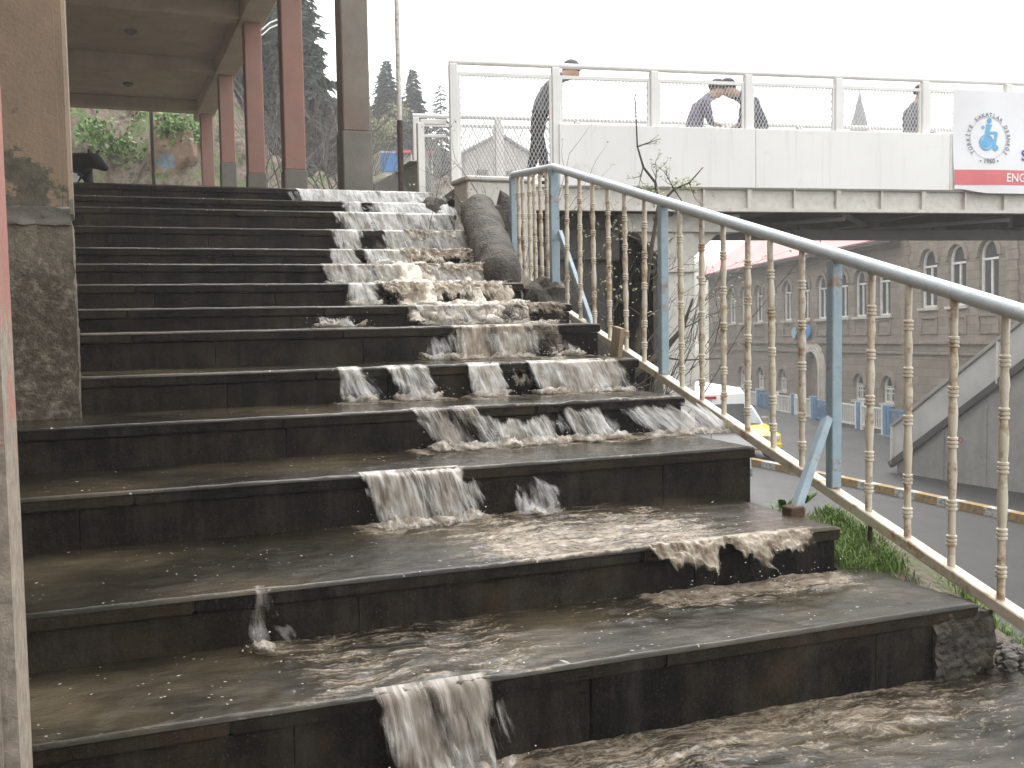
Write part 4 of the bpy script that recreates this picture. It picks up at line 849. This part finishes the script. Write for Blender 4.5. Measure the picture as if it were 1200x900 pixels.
# ------------------------------------------------------------------ plants
def conifer(base, h, wr, n, label, mat, r, group=None, dens=1.0, droop=.35):
    root = empty('conifer_tree', base, label, 'tree', group); t = MB(); t.tube([(0, 0, -.5), (0, 0, h*.5), (0, 0, h)], [h*.016, h*.009, .01], 7); t.build('trunk', M['bark'], root, local=True)
    q = MB()
    for k in range(n):
        f = (k+.5)/n; z = h*(.06+.92*f); L = wr*(1-f)**.82*r.uniform(.55, 1.12)+.12; a = k*2.4+r.uniform(-.5, .5); d = Vector((math.cos(a), math.sin(a), 0)); sd = Vector((-d.y, d.x, 0))
        m_ = max(5, int(L*6.5*dens)); q.tube([(0, 0, z), d*L*.6+Vector((0, 0, z-L*droop*.35)), d*L+Vector((0, 0, z-L*droop*.8))], [.03, .018, .005], 3, cap=False)
        for j in range(m_):
            u = (j+r.random())/m_; u = .12+.88*u; c = d*L*u + Vector((0, 0, z-L*droop*(u**1.6)*.9)); wl = (.18+.34*(1-u))*L*.75*r.uniform(.6, 1.2)+.13
            for s_ in (-1, 1):
                e = c + sd*s_*wl + d*wl*.45 + Vector((r.uniform(-.1, .1), r.uniform(-.1, .1), -wl*r.uniform(.15, .7))); tw = Vector((r.uniform(-.3, .3), r.uniform(-.3, .3), 1))*wl*.16
                q.add([c-tw*.7, c+d*wl*.22+tw*.5, e+tw*.3, e-tw*1.1], [(0, 1, 2, 3)])
    q.build('crown', mat, root, local=True, recalc=False); return root
r = random.Random(11)
conifer(atD(350, 215, 37)-Vector((0, 0, .8)), 9.4, 2.25, 300, 'tall dark conifer rising behind the second red column', M['needle'], r, 'conifers behind the columns', 2.1)
conifer(atD(300, 200, 39)-Vector((0, 0, .5)), 13, 3.2, 230, 'dark conifer seen between the third and second columns', M['needle'], r, 'conifers behind the columns', 1.9)
conifer(atD(374, 212, 43)-Vector((0, 0, .6)), 5.4, 2.1, 220, 'lower bushy conifer beside the grey column', M['needle'], r, 'conifers behind the columns', 1.3)
conifer(atD(455, 200, 60)-Vector((0, 0, .5)), 6.9, 2.0, 190, 'bluish conifer left of the rusty white pole', M['needle2'], r, 'far conifers above the kiosk', 2.6)
conifer(atD(486, 200, 62)-Vector((0, 0, .5)), 6.6, 1.7, 170, 'bluish conifer right behind the rusty white pole', M['needle2'], r, 'far conifers above the kiosk', 2.6)
conifer(atD(518, 200, 72)-Vector((0, 0, .5)), 6.6, 1.7, 60, 'sparse far conifer with open branches left of the bridge rail', M['needle2'], r, 'far conifers above the kiosk', 1.5)
def leafy(q, c, rx, rz, n, s, r):
    for _ in range(n):
        v = Vector((r.gauss(0, 1), r.gauss(0, 1), r.gauss(0, 1))).normalized()*r.random()**.45; p = Vector(c)+Vector((v.x*rx, v.y*rx, v.z*rz)); a = Vector((r.uniform(-1, 1), r.uniform(-1, 1), r.uniform(-1, 1))).normalized()*s*r.uniform(.6, 1.4); b_ = a.orthogonal().normalized()*s*.55; q.add([p-a, p+b_, p+a, p-b_], [(0, 1, 2, 3)])
rt = empty('deciduous_tree', atD(452, 200, 52), 'yellow-green budding tree in front of the far conifers', 'tree'); q = MB(); q.tube([(0, 0, -.6), (.1, 0, 1.4), (.05, .1, 2.6)], [.09, .06, .03], 6); q.build('trunk', M['bark'], rt, local=True)
q = MB()
for k in range(12): leafy(q, (r.gauss(0, .55), r.gauss(0, .55), 2.2+r.gauss(0, .6)), .55, .5, 90, .09, r)
q.build('crown', M['yleaf'], rt, local=True, recalc=False)
def twiggy(q, base, dirn, L, rad, depth, r, buds=None, bend=.35):
    pts = [Vector(base)]; d = Vector(dirn).normalized()
    for k in range(4):
        d = (d + Vector((r.uniform(-1, 1), r.uniform(-1, 1), r.uniform(-.6, .9)))*bend*.45).normalized(); pts.append(pts[-1]+d*L/4)
    q.tube(pts, [rad*(1-.17*k) for k in range(5)], 5 if rad > .006 else 3, cap=False)
    if buds is not None and depth == 0: leafy(buds, pts[-1], .03, .03, 3, .014, r)
    if depth > 0:
        for k in (1, 2, 3, 4):
            if r.random() < .85: twiggy(q, pts[k], d+Vector((r.uniform(-1, 1), r.uniform(-1, 1), r.uniform(-.5, .9)))*.9, L*r.uniform(.4, .65), rad*.55, depth-1, r, buds, bend)
def bush(nm, base, n, L, rad, label, seed, depth=2, buds=True, cat='shrub', spread=.9, mat='twig', group=None):
    r = random.Random(seed); root = empty(nm, base, label, cat, group); q = MB(); bd = MB()
    for _ in range(n): twiggy(q, (r.gauss(0, .12*L), r.gauss(0, .12*L), 0), (r.uniform(-spread, spread), r.uniform(-spread, spread), 1), L*r.uniform(.7, 1.1), rad, depth, r, bd if buds else None)
    q.build('branches', M[mat], root, local=True, recalc=False)
    if buds and bd.v: tag(bd.build('buds', M['bud'], root, local=True, recalc=False), kind='stuff')
    return root
for k, (px, py, D, L, lb) in enumerate(((384, 214, 27, 2.6, 'grey leafless bush right beside the grey column'), (318, 214, 29, 2.8, 'grey leafless bush seen between the two nearest red columns'), (366, 212, 31, 3.4, 'tall grey leafless bush right behind the nearest red column'), (427, 208, 40, 2.4, 'grey leafless bush below the yellow-green tree'))):
    bush('bare_bush', atD(px, py, D)-Vector((0, 0, .4)), 13, L, .022, lb, 20+k, 2, False, group='leafless bushes on the slope')
bush('bare_bush', (3.6, 8.9, .9), 9, 1.2, .008, 'thin budding brush growing behind the handrail balusters', 31, 2, True)
bush('bare_bush', (4.3, 8.1, .0), 12, 1.3, .009, 'denser budding brush low behind the second blue post', 32, 2, True)
# sapling
sp0 = empty('sapling', (4.00, 7.5, -.2), 'thin budding sapling rising above the handrail before the white panel', 'tree'); q = MB(); bd = MB()
def px8(x, y, D=8.5): return wm(sp0).inverted() @ atD(x, y, D)
q.tube([px8(728, 470), px8(742, 440), px8(752, 380), px8(762, 300), px8(772, 240)], [.030, .027, .023, .019, .015], 7)
q.tube([px8(772, 240), px8(768, 214), px8(754, 196), px8(747, 172), px8(744, 110)], [.014, .012, .010, .007, .004], 6)
q.tube([px8(772, 240), px8(790, 222), px8(808, 214), px8(824, 196)], [.012, .009, .007, .004], 5)
q.tube([px8(742, 440), px8(770, 418), px8(800, 385), px8(812, 350)], [.030, .027, .020, .009], 6); q.tube([px8(770, 418), px8(800, 422), px8(850, 420)], [.009, .007, .003], 5)
rr = random.Random(9)
for (a, b_) in (((747, 172), (768, 163)), ((754, 196), (750, 212)), ((768, 214), (772, 195)), ((808, 214), (812, 230)), ((790, 222), (782, 205)), ((764, 285), (738, 278)), ((758, 330), (790, 312)), ((753, 370), (725, 352)), ((790, 222), (800, 240)), ((762, 300), (785, 285)), ((745, 425), (710, 415)), ((800, 385), (830, 375))):
    twiggy(q, px8(*a), px8(*b_)-px8(*a), (px8(*b_)-px8(*a)).length*1.25, .0065, 2, rr, bd, .3)
leafy(bd, px8(760, 225), .16, .06, 110, .018, rr); leafy(bd, px8(800, 216), .14, .06, 110, .018, rr)
q.build('branches', M['bark'], sp0, local=True, recalc=False); tag(bd.build('buds', M['bud'], sp0, local=True, recalc=False), kind='stuff')
# weeds and grass by the steps
def weed(base, n, L, label, seed):
    r = random.Random(seed); root = empty('weed', base, label, 'plant'); q = MB()
    for _ in range(n):
        a = r.uniform(0, 6.28); d = Vector((math.cos(a), math.sin(a), r.uniform(.5, 1.6))).normalized(); l = L*r.uniform(.6, 1.1); s_ = Vector((-d.y, d.x, 0)).normalized()*l*.17; dr = Vector((0, 0, -l*.25))
        q.add([(0, 0, 0), d*l*.45-s_, d*l*.45+s_, d*l*.8-s_*.7+dr*.5, d*l*.8+s_*.7+dr*.5, d*l+dr], [(0, 1, 2), (1, 3, 4, 2), (3, 5, 4)])
    q.build('leaves', M['gleaf'], root, local=True, recalc=False)
weed(atPl(918, 598, (2.56, 3.4, 0), (.05, 1, 0)), 15, .10, 'broad-leaved green weed beside the foot of the blue brace', 4)
weed(atPl(945, 590, (2.75, 3.7, 0), (.05, 1, 0)), 12, .09, 'small leafy weed just behind the blue brace', 5)
q = MB(); r = random.Random(8)
def blades(x0, x1, y0, y1, n, h):
    for _ in range(n):
        x, y = r.uniform(x0, x1), r.uniform(y0, y1)
        xr = 2.9 if y < 2.3 else 2.46+.045*(y-2.5); d = x-xr
        if d < 0: continue
        cz = stair_z(y-.22)-.10 if y > 2.9 else (-.06 if y < 2.3 else -.06+.2*ss(2.3, 2.9, y)); cz -= .62*ss(3.45, 4.0, y)*(1-ss(6.0, 7.4, y)); z = cz-.06*d-(cz-RZ)*ss(.28, 2.6, d)
        if nz((x*4, y*4, 5), 1, 3) < r.uniform(-.35, .35): continue
        L = h*r.uniform(.5, 1.3); a = r.uniform(0, 6.28); dx, dy = math.cos(a)*L*.5, math.sin(a)*L*.5; wv = Vector((-dy, dx, 0)).normalized()*.0028; P0_ = Vector((x, y, z-.02)); P1_ = P0_+Vector((dx*.45, dy*.45, L*.8)); P2_ = P0_+Vector((dx, dy, L*1.02)); q.add([P0_-wv, P0_+wv, P1_-wv*.7, P1_+wv*.7, P2_], [(0, 1, 3, 2), (2, 3, 4)])
blades(2.5, 2.80, 3.02, 3.6, 6500, .055); blades(2.5, 3.1, 2.85, 3.9, 3500, .045); blades(2.92, 3.4, 2.0, 3.0, 3500, .06); blades(2.6, 3.4, 4.2, 7, 1500, .06)
tag(q.build('grass', M['grass'], recalc=False), kind='stuff')
# ------------------------------------------------------------------ stones, rubble
def rockmesh(c, s, amp, fr, sub=4, seed=0, rot=None):
    bm = bmesh.new(); bmesh.ops.create_icosphere(bm, subdivisions=sub, radius=1); q = MB(); o = Vector((seed*3.3, 0, 0))
    for v in bm.verts:
        p = v.co.copy(); k = 1+amp*nz(p+o, fr, 4); p = Vector((p.x*s[0], p.y*s[1], p.z*s[2]))*k
        v.co = (rot @ p if rot else p)+Vector(c)
    bm.verts.index_update(); q.add([v.co.copy() for v in bm.verts], [tuple(v.index for v in f.verts) for f in bm.faces]); bm.free(); return q
a, b_ = atD(591, 330, 7.35), atD(558, 242, 9.1); q = MB(); d = (b_-a); ux = d.cross(Vector((0, 0, 1))).normalized(); uz = ux.cross(d).normalized(); n = 28
def capsule(u, v):
    e = v; rad = .165*(1-(max(0, abs(e-.5)-.36)/.14)**2.6)**.5 if abs(e-.5) < .4999 else .001
    p = a + d*e; an = u*2*math.pi; rr_ = rad*(1+.10*nz((p.x*3+math.cos(an), p.y*3, p.z*3+math.sin(an)), 2.2, 4)); return p + ux*math.cos(an)*rr_*.95 + uz*math.sin(an)*rr_
q.grid(capsule, n, 44); tag(q.build('rounded_stone', M['boulder'], smooth=True), 'long rounded dark stone lying along the steps by the handrail end', 'stone')
for k, (c, s, lb) in enumerate((((3.22, 8.35, 1.85), (.16, .2, .34), 'jagged dark rock standing behind the long rounded stone'), ((3.0, 6.95, 1.28), (.18, .16, .16), 'dark broken rock at the lower end of the long rounded stone'), ((2.92, 9.35, 2.16), (.17, .14, .12), 'small dark rock below the mesh gate'))):
    tag(rockmesh(c, s, .35, 1.8, 3, k).build('rock', M['boulder'], smooth=.6), lb, 'rock')
q = MB(); r = random.Random(14)
t = rough_box((2.40, 2.505, -.1), (2.64, 2.80, .205), 30, .014, 12); q.add([v+Vector((nz(v, 60), nz(v, 55, 2), nz(v, 50)))*.006 for v in t.v], t.f)
for k in range(130):
    x, y = 2.62+abs(r.gauss(0, .16)), r.uniform(2.42, 2.78); z = .0+r.random()**2*.10*(1-ss(2.6, 2.95, x)); s_ = r.uniform(.006, .026); t = rockmesh((x, y, z), (s_*1.3, s_, s_*.7), .4, 1.6, 2, k); q.add(t.v, t.f)
tag(q.build('rubble', M['rubble'], smooth=.5), kind='stuff')
tag(rockmesh((3.05, 2.45, -.06), (.35, .25, .09), .3, 2, 3, 5).build('mud', M['rubble'], smooth=True), kind='stuff')
q = MB(); q.bar((2.72, 5.36, .70), (2.74, 5.30, 1.10), .10, .03, up=(1, 0, 0)); tag(q.build('board', M['wood'], bevel=.003), 'short pale board leaning at the end of a step under the handrail', 'board')
for k, (px, py, D, s, mt, lb) in enumerate(((203, 178, 29.5, (.65, .5, 1.05), 'orock', 'orange-brown pointed rock with a blue paint spot'), (160, 165, 31.5, (.45, .4, 1.5), 'orock', 'tall pale brown rock on the slope behind the portico'), (125, 190, 30.0, (.8, .5, .5), 'rock', 'low brown rock right of the black dog'), (228, 180, 30.5, (.5, .5, .9), 'rock', 'dark grey rock beside the farthest red column'), (118, 150, 33, (.5, .4, 1.0), 'rock', 'grey rock high on the slope at the left'))):
    o = rockmesh(atD(px, py, D), s, .35, 1.5, 4, k+7).build('slope_rock', M[mt], smooth=.7); tag(o, lb, 'rock', 'rocks on the slope behind the portico')
    if k == 0:
        o.data.materials.append(plain('faded_blue_paint', (.17, .24, .30), (.12, .13, .13), 5, .8)); c = atD(194, 188, 29.0)
        for p in o.data.polygons:
            e = p.center-c
            if e.x*e.x+e.z*e.z < .055*(1+.7*nz(p.center, 5)) and p.normal.y < 0: p.material_index = 1
def clump(px, py, D, n, L, lb, k):
    r = random.Random(60+k); root = empty('leafy_plant', atD(px, py, D), lb, 'plant', 'green plants on the slope'); q = MB()
    for _ in range(n):
        c = Vector((r.gauss(0, L*.5), r.gauss(0, L*.3), r.gauss(0, L*.45))); leafy(q, c, .10, .10, 3, .075, r)
    q.build('leaves', M['gleaf'], root, local=True, recalc=False)
clump(112, 155, 28.6, 130, .55, 'bright green plant hanging at the left beside the beige pillar', 1); clump(140, 172, 29.0, 120, .45, 'green plant on the slope right of the dog', 2); clump(205, 148, 29.0, 150, .55, 'green plant hanging over the orange rock', 3); clump(232, 158, 30, 90, .4, 'green plant by the farthest red column', 4); clump(172, 140, 31, 70, .4, 'green plant high behind the thin pole', 5)
clump(248, 160, 33, 70, .5, 'green plant between the two farthest red columns', 6)
# ------------------------------------------------------------------ poles, kiosk, wall, spire, house, lamp, dog
p = atD(470, 216, 10.6); po = empty('pole', (p.x, p.y, LAND-.05), 'thin rusty white pole standing at the top of the steps', 'pole'); q = MB(); q.tube([(0, 0, 0), (0, 0, 1.0), (-.01, 0, 4.6)], [.027, .026, .022], 10)
q.build('shaft', mk_rust('peeling_white_pole', (.66, .64, .60), .39, (.5, .47, .42)), po, smooth=.8, local=True); q = MB(); q.tube([(0, 0, .0), (0, 0, .84)], .0285, 10); q.build('rusty_foot', plain('black_rust', (.03, .022, .017), (.09, .055, .035), 14, .8), po, smooth=.8, local=True)
p = atY(180, 208, 26.6); q = MB(); q.tube([(p.x, p.y, LAND-.05), (p.x, p.y, 7.2)], .045, 8); tag(q.build('post', plain('dark_post', (.05, .04, .033), None, 9, .7), smooth=.8), 'thin dark post standing behind the far end of the portico', 'post')
q = MB(); ca = atD(436, 219, 12.2); cb = atD(497, 186, 12.0); cc = atD(470, 200, 12.4)
q.prism([(ca.x, ca.y, LAND-.1), (cb.x+.08, cb.y, LAND-.1), (cb.x+.08, cb.y, cb.z-.1), (cb.x-.02, cb.y, cb.z), (cb.x-.2, cb.y, cb.z-.03), (ca.x+.3, ca.y, ca.z+.17), (ca.x, ca.y, ca.z+.06)], 0, (.05, .45, 0)); tag(q.build('kerb_wall', M['conc'], bevel=.03), 'low sloping concrete wall with rounded end behind the white pole', 'wall')
ki = empty('kiosk', atD(472, 202, 46), 'small far kiosk with blue sheet front and red roof', 'kiosk'); q = MB(); q.box((-1.0, 0, -.6), (1.2, 1.6, .9)); q.build('wall', M['housewall'], ki, local=True)
q = MB(); q.box((-1.0, -.06, .0), (.05, -.01, .82)); q.build('blue_sheet', M['blue'], ki, local=True); q = MB(); q.hexa([(-.3, -.45, .80), (1.35, -.45, .80), (1.35, 1.8, 1.0), (-.3, 1.8, 1.0), (-.3, -.45, .92), (1.35, -.45, .92), (1.35, 1.8, 1.12), (-.3, 1.8, 1.12)]); q.build('roof', M['red'], ki, local=True)
for x in (.3, .8, 1.25): q = MB(); q.tube([(x, -.35, -.6), (x, -.35, .8)], .03, 6); q.build('post', M['white'], ki, local=True)
sb = atD(1007, 165, 90); tw = empty('spire_tower', (sb.x, sb.y, RZ), 'distant pointed tower seen through the bridge mesh', 'tower'); zt = sb.z-RZ
q = MB(); q.lathe([(1.0, 0), (1.0, zt)], (0, 0, 0), 12); q.build('shaft', M['conc'], tw, local=True); q = MB(); q.lathe([(.95, zt+.2), (.75, zt+1.2), (.45, zt+2.4), (.12, zt+3.7), (.03, zt+4.1), (.03, zt+4.6)], (0, 0, 0), 12); q.lathe([(1.15, zt-.25), (1.15, zt+.2)], (0, 0, 0), 12); q.build('spire', plain('lead_roof', (.16, .165, .175), None, 2, .5, 0), tw, local=True)
hp = atD(585, 205, 70); ho_ = empty('house', hp-Vector((0, 0, 3)), 'pale far house with low gable seen through the mesh panel', 'house'); q = MB(); q.box((-2.4, 0, 0), (2.4, 5, 4.3)); q.prism([(-2.4, 0, 4.3), (2.4, 0, 4.3), (0, 0, 5.6)], 0, (0, 5, 0)); q.build('wall', M['housewall'], ho_, local=True)
q = MB(); q.hexa([(-2.7, -.3, 4.2), (0, -.3, 5.65), (0, 5.3, 5.65), (-2.7, 5.3, 4.2), (-2.7, -.3, 4.35), (0, -.3, 5.8), (0, 5.3, 5.8), (-2.7, 5.3, 4.35)]); q.hexa([(2.7, -.3, 4.2), (0, -.3, 5.65), (0, 5.3, 5.65), (2.7, 5.3, 4.2), (2.7, -.3, 4.35), (0, -.3, 5.8), (0, 5.3, 5.8), (2.7, 5.3, 4.35)]); q.build('roof', M['conc'], ho_, local=True)
for x in (-1.2, .9): q = MB(); q.box((x-.4, -.05, 2.2), (x+.4, -.004, 3.3)); q.build('window', M['glass'], ho_, local=True)
lp = atD(335, 216, 24); la = empty('street_lamp', (lp.x, lp.y, LAND), 'white street lamp with curved arms mostly behind the nearest red column', 'street lamp'); zt = 6.6-LAND+.0
z0 = atD(328, 25, 24).z-LAND; q = MB(); q.tube([(0, 0, 0), (0, 0, z0+.6)], [.06, .045], 8); q.build('shaft', M['white'], la, smooth=.8, local=True)
for dz in (0, -.12): q = MB(); q.tube([(0, 0, z0+dz-.0), (-.25, 0, z0-.12+dz), (-.42, 0, z0-.28+dz), (-.62, 0, z0-.36+dz)], .016, 6); q.build('arm', M['white'], la, smooth=.8, local=True)
q = MB(); q.bar((-.16, 0, z0+.28), (-.48, 0, z0+.52), .12, .09); q.build('lamp_head', M['white'], la, local=True, bevel=.02)
# dog on the landing
def dog():
    J = {'hip': (-.28, 0, .50), 'mid': (0, 0, .49), 'ches': (.22, 0, .47), 'neck': (.36, 0, .50), 'head': (.47, 0, .47), 'muzz': (.585, 0, .405), 'tip': (.63, 0, .385), 'tai1': (-.38, 0, .50), 'tai2': (-.50, 0, .40), 'tai3': (-.56, 0, .26)}
    ed = [('hip', 'mid'), ('mid', 'ches'), ('ches', 'neck'), ('neck', 'head'), ('head', 'muzz'), ('muzz', 'tip'), ('hip', 'tai1'), ('tai1', 'tai2'), ('tai2', 'tai3')]
    for s, y in (('L', .085), ('R', -.085)):
        f_ = .05 if s == 'L' else -.06
        J.update({'sh'+s: (.22, y, .38), 'fk'+s: (.23+f_*.6, y, .21), 'fp'+s: (.22+f_, y, .03), 'ft'+s: (.28+f_, y, .018), 'th'+s: (-.28, y, .38), 'kn'+s: (-.20+f_*.3, y, .27), 'ho'+s: (-.36+f_*.5, y, .15), 'hp'+s: (-.33+f_*.5, y, .03), 'ht'+s: (-.27+f_*.5, y, .018), 'ea'+s: (.43, y*.55, .56), 'eb'+s: (.445, y*.8, .60)})
        ed += [('ches', 'sh'+s), ('sh'+s, 'fk'+s), ('fk'+s, 'fp'+s), ('fp'+s, 'ft'+s), ('hip', 'th'+s), ('th'+s, 'kn'+s), ('kn'+s, 'ho'+s), ('ho'+s, 'hp'+s), ('hp'+s, 'ht'+s), ('head', 'ea'+s), ('ea'+s, 'eb'+s)]
    RR = {'hip': .105, 'mid': .115, 'ches': .135, 'neck': .085, 'head': .075, 'muzz': .04, 'tip': .03, 'tai1': .03, 'tai2': .022, 'tai3': .012, 'sh': .06, 'fk': .034, 'fp': .026, 'ft': .026, 'th': .075, 'kn': .05, 'ho': .028, 'hp': .025, 'ht': .026, 'ea': .022, 'eb': .008}
    names = list(J); ix = {n: k for k, n in enumerate(names)}; me = bpy.data.meshes.new('dog'); me.from_pydata([J[n] for n in names], [(ix[a], ix[b]) for a, b in ed], [])
    o = bpy.data.objects.new('dog', me); COL.objects.link(o); o.modifiers.new('skin', 'SKIN'); 
    for n, k in ix.items(): v = RR.get(n, RR.get(n[:2], .03)); me.skin_vertices[0].data[k].radius = (v, v); me.skin_vertices[0].data[k].use_root = n == 'hip'
    sb = o.modifiers.new('sub', 'SUBSURF'); sb.levels = sb.render_levels = 2; bpy.context.view_layer.update()
    nm = bpy.data.meshes.new_from_object(o.evaluated_get(bpy.context.evaluated_depsgraph_get())); bpy.data.objects.remove(o); d = bpy.data.objects.new('dog', nm); COL.objects.link(d); nm.materials.clear(); nm.materials.append(M['black']); nm.materials.append(M['whitefur'])
    for p in nm.polygons:
        p.use_smooth = True
        if (p.center-Vector((.26, -.13, .30))).length < .075: p.material_index = 1
    return d
dg = dog(); P = atY(119, 190, 12.2); dg.location = (P.x-.36, 12.4, LAND-.004); dg.rotation_euler = (0, 0, R(-52)); dg.scale = (1.06,)*3
tag(dg, 'black dog with white chest spot standing at the top step beside the pillar', 'dog')

# ------------------------------------------------------------------ rain haze
q = MB(); q.box((-125, -105, -4.2), (305, 285, 30)); hz = q.build('haze', None and M['road'] or M['white']); hm = bpy.data.materials.new('rain_haze'); hm.use_nodes = True; ht = hm.node_tree; ht.nodes.clear()
pv_ = ht.nodes.new('ShaderNodeVolumePrincipled'); pv_.inputs['Color'].default_value = (.97, .98, .99, 1); pv_.inputs['Density'].default_value = .0024; ho2 = ht.nodes.new('ShaderNodeOutputMaterial'); ht.links.new(pv_.outputs[0], ho2.inputs['Volume'])
hz.data.materials.clear(); hz.data.materials.append(hm); tag(hz, kind='stuff')
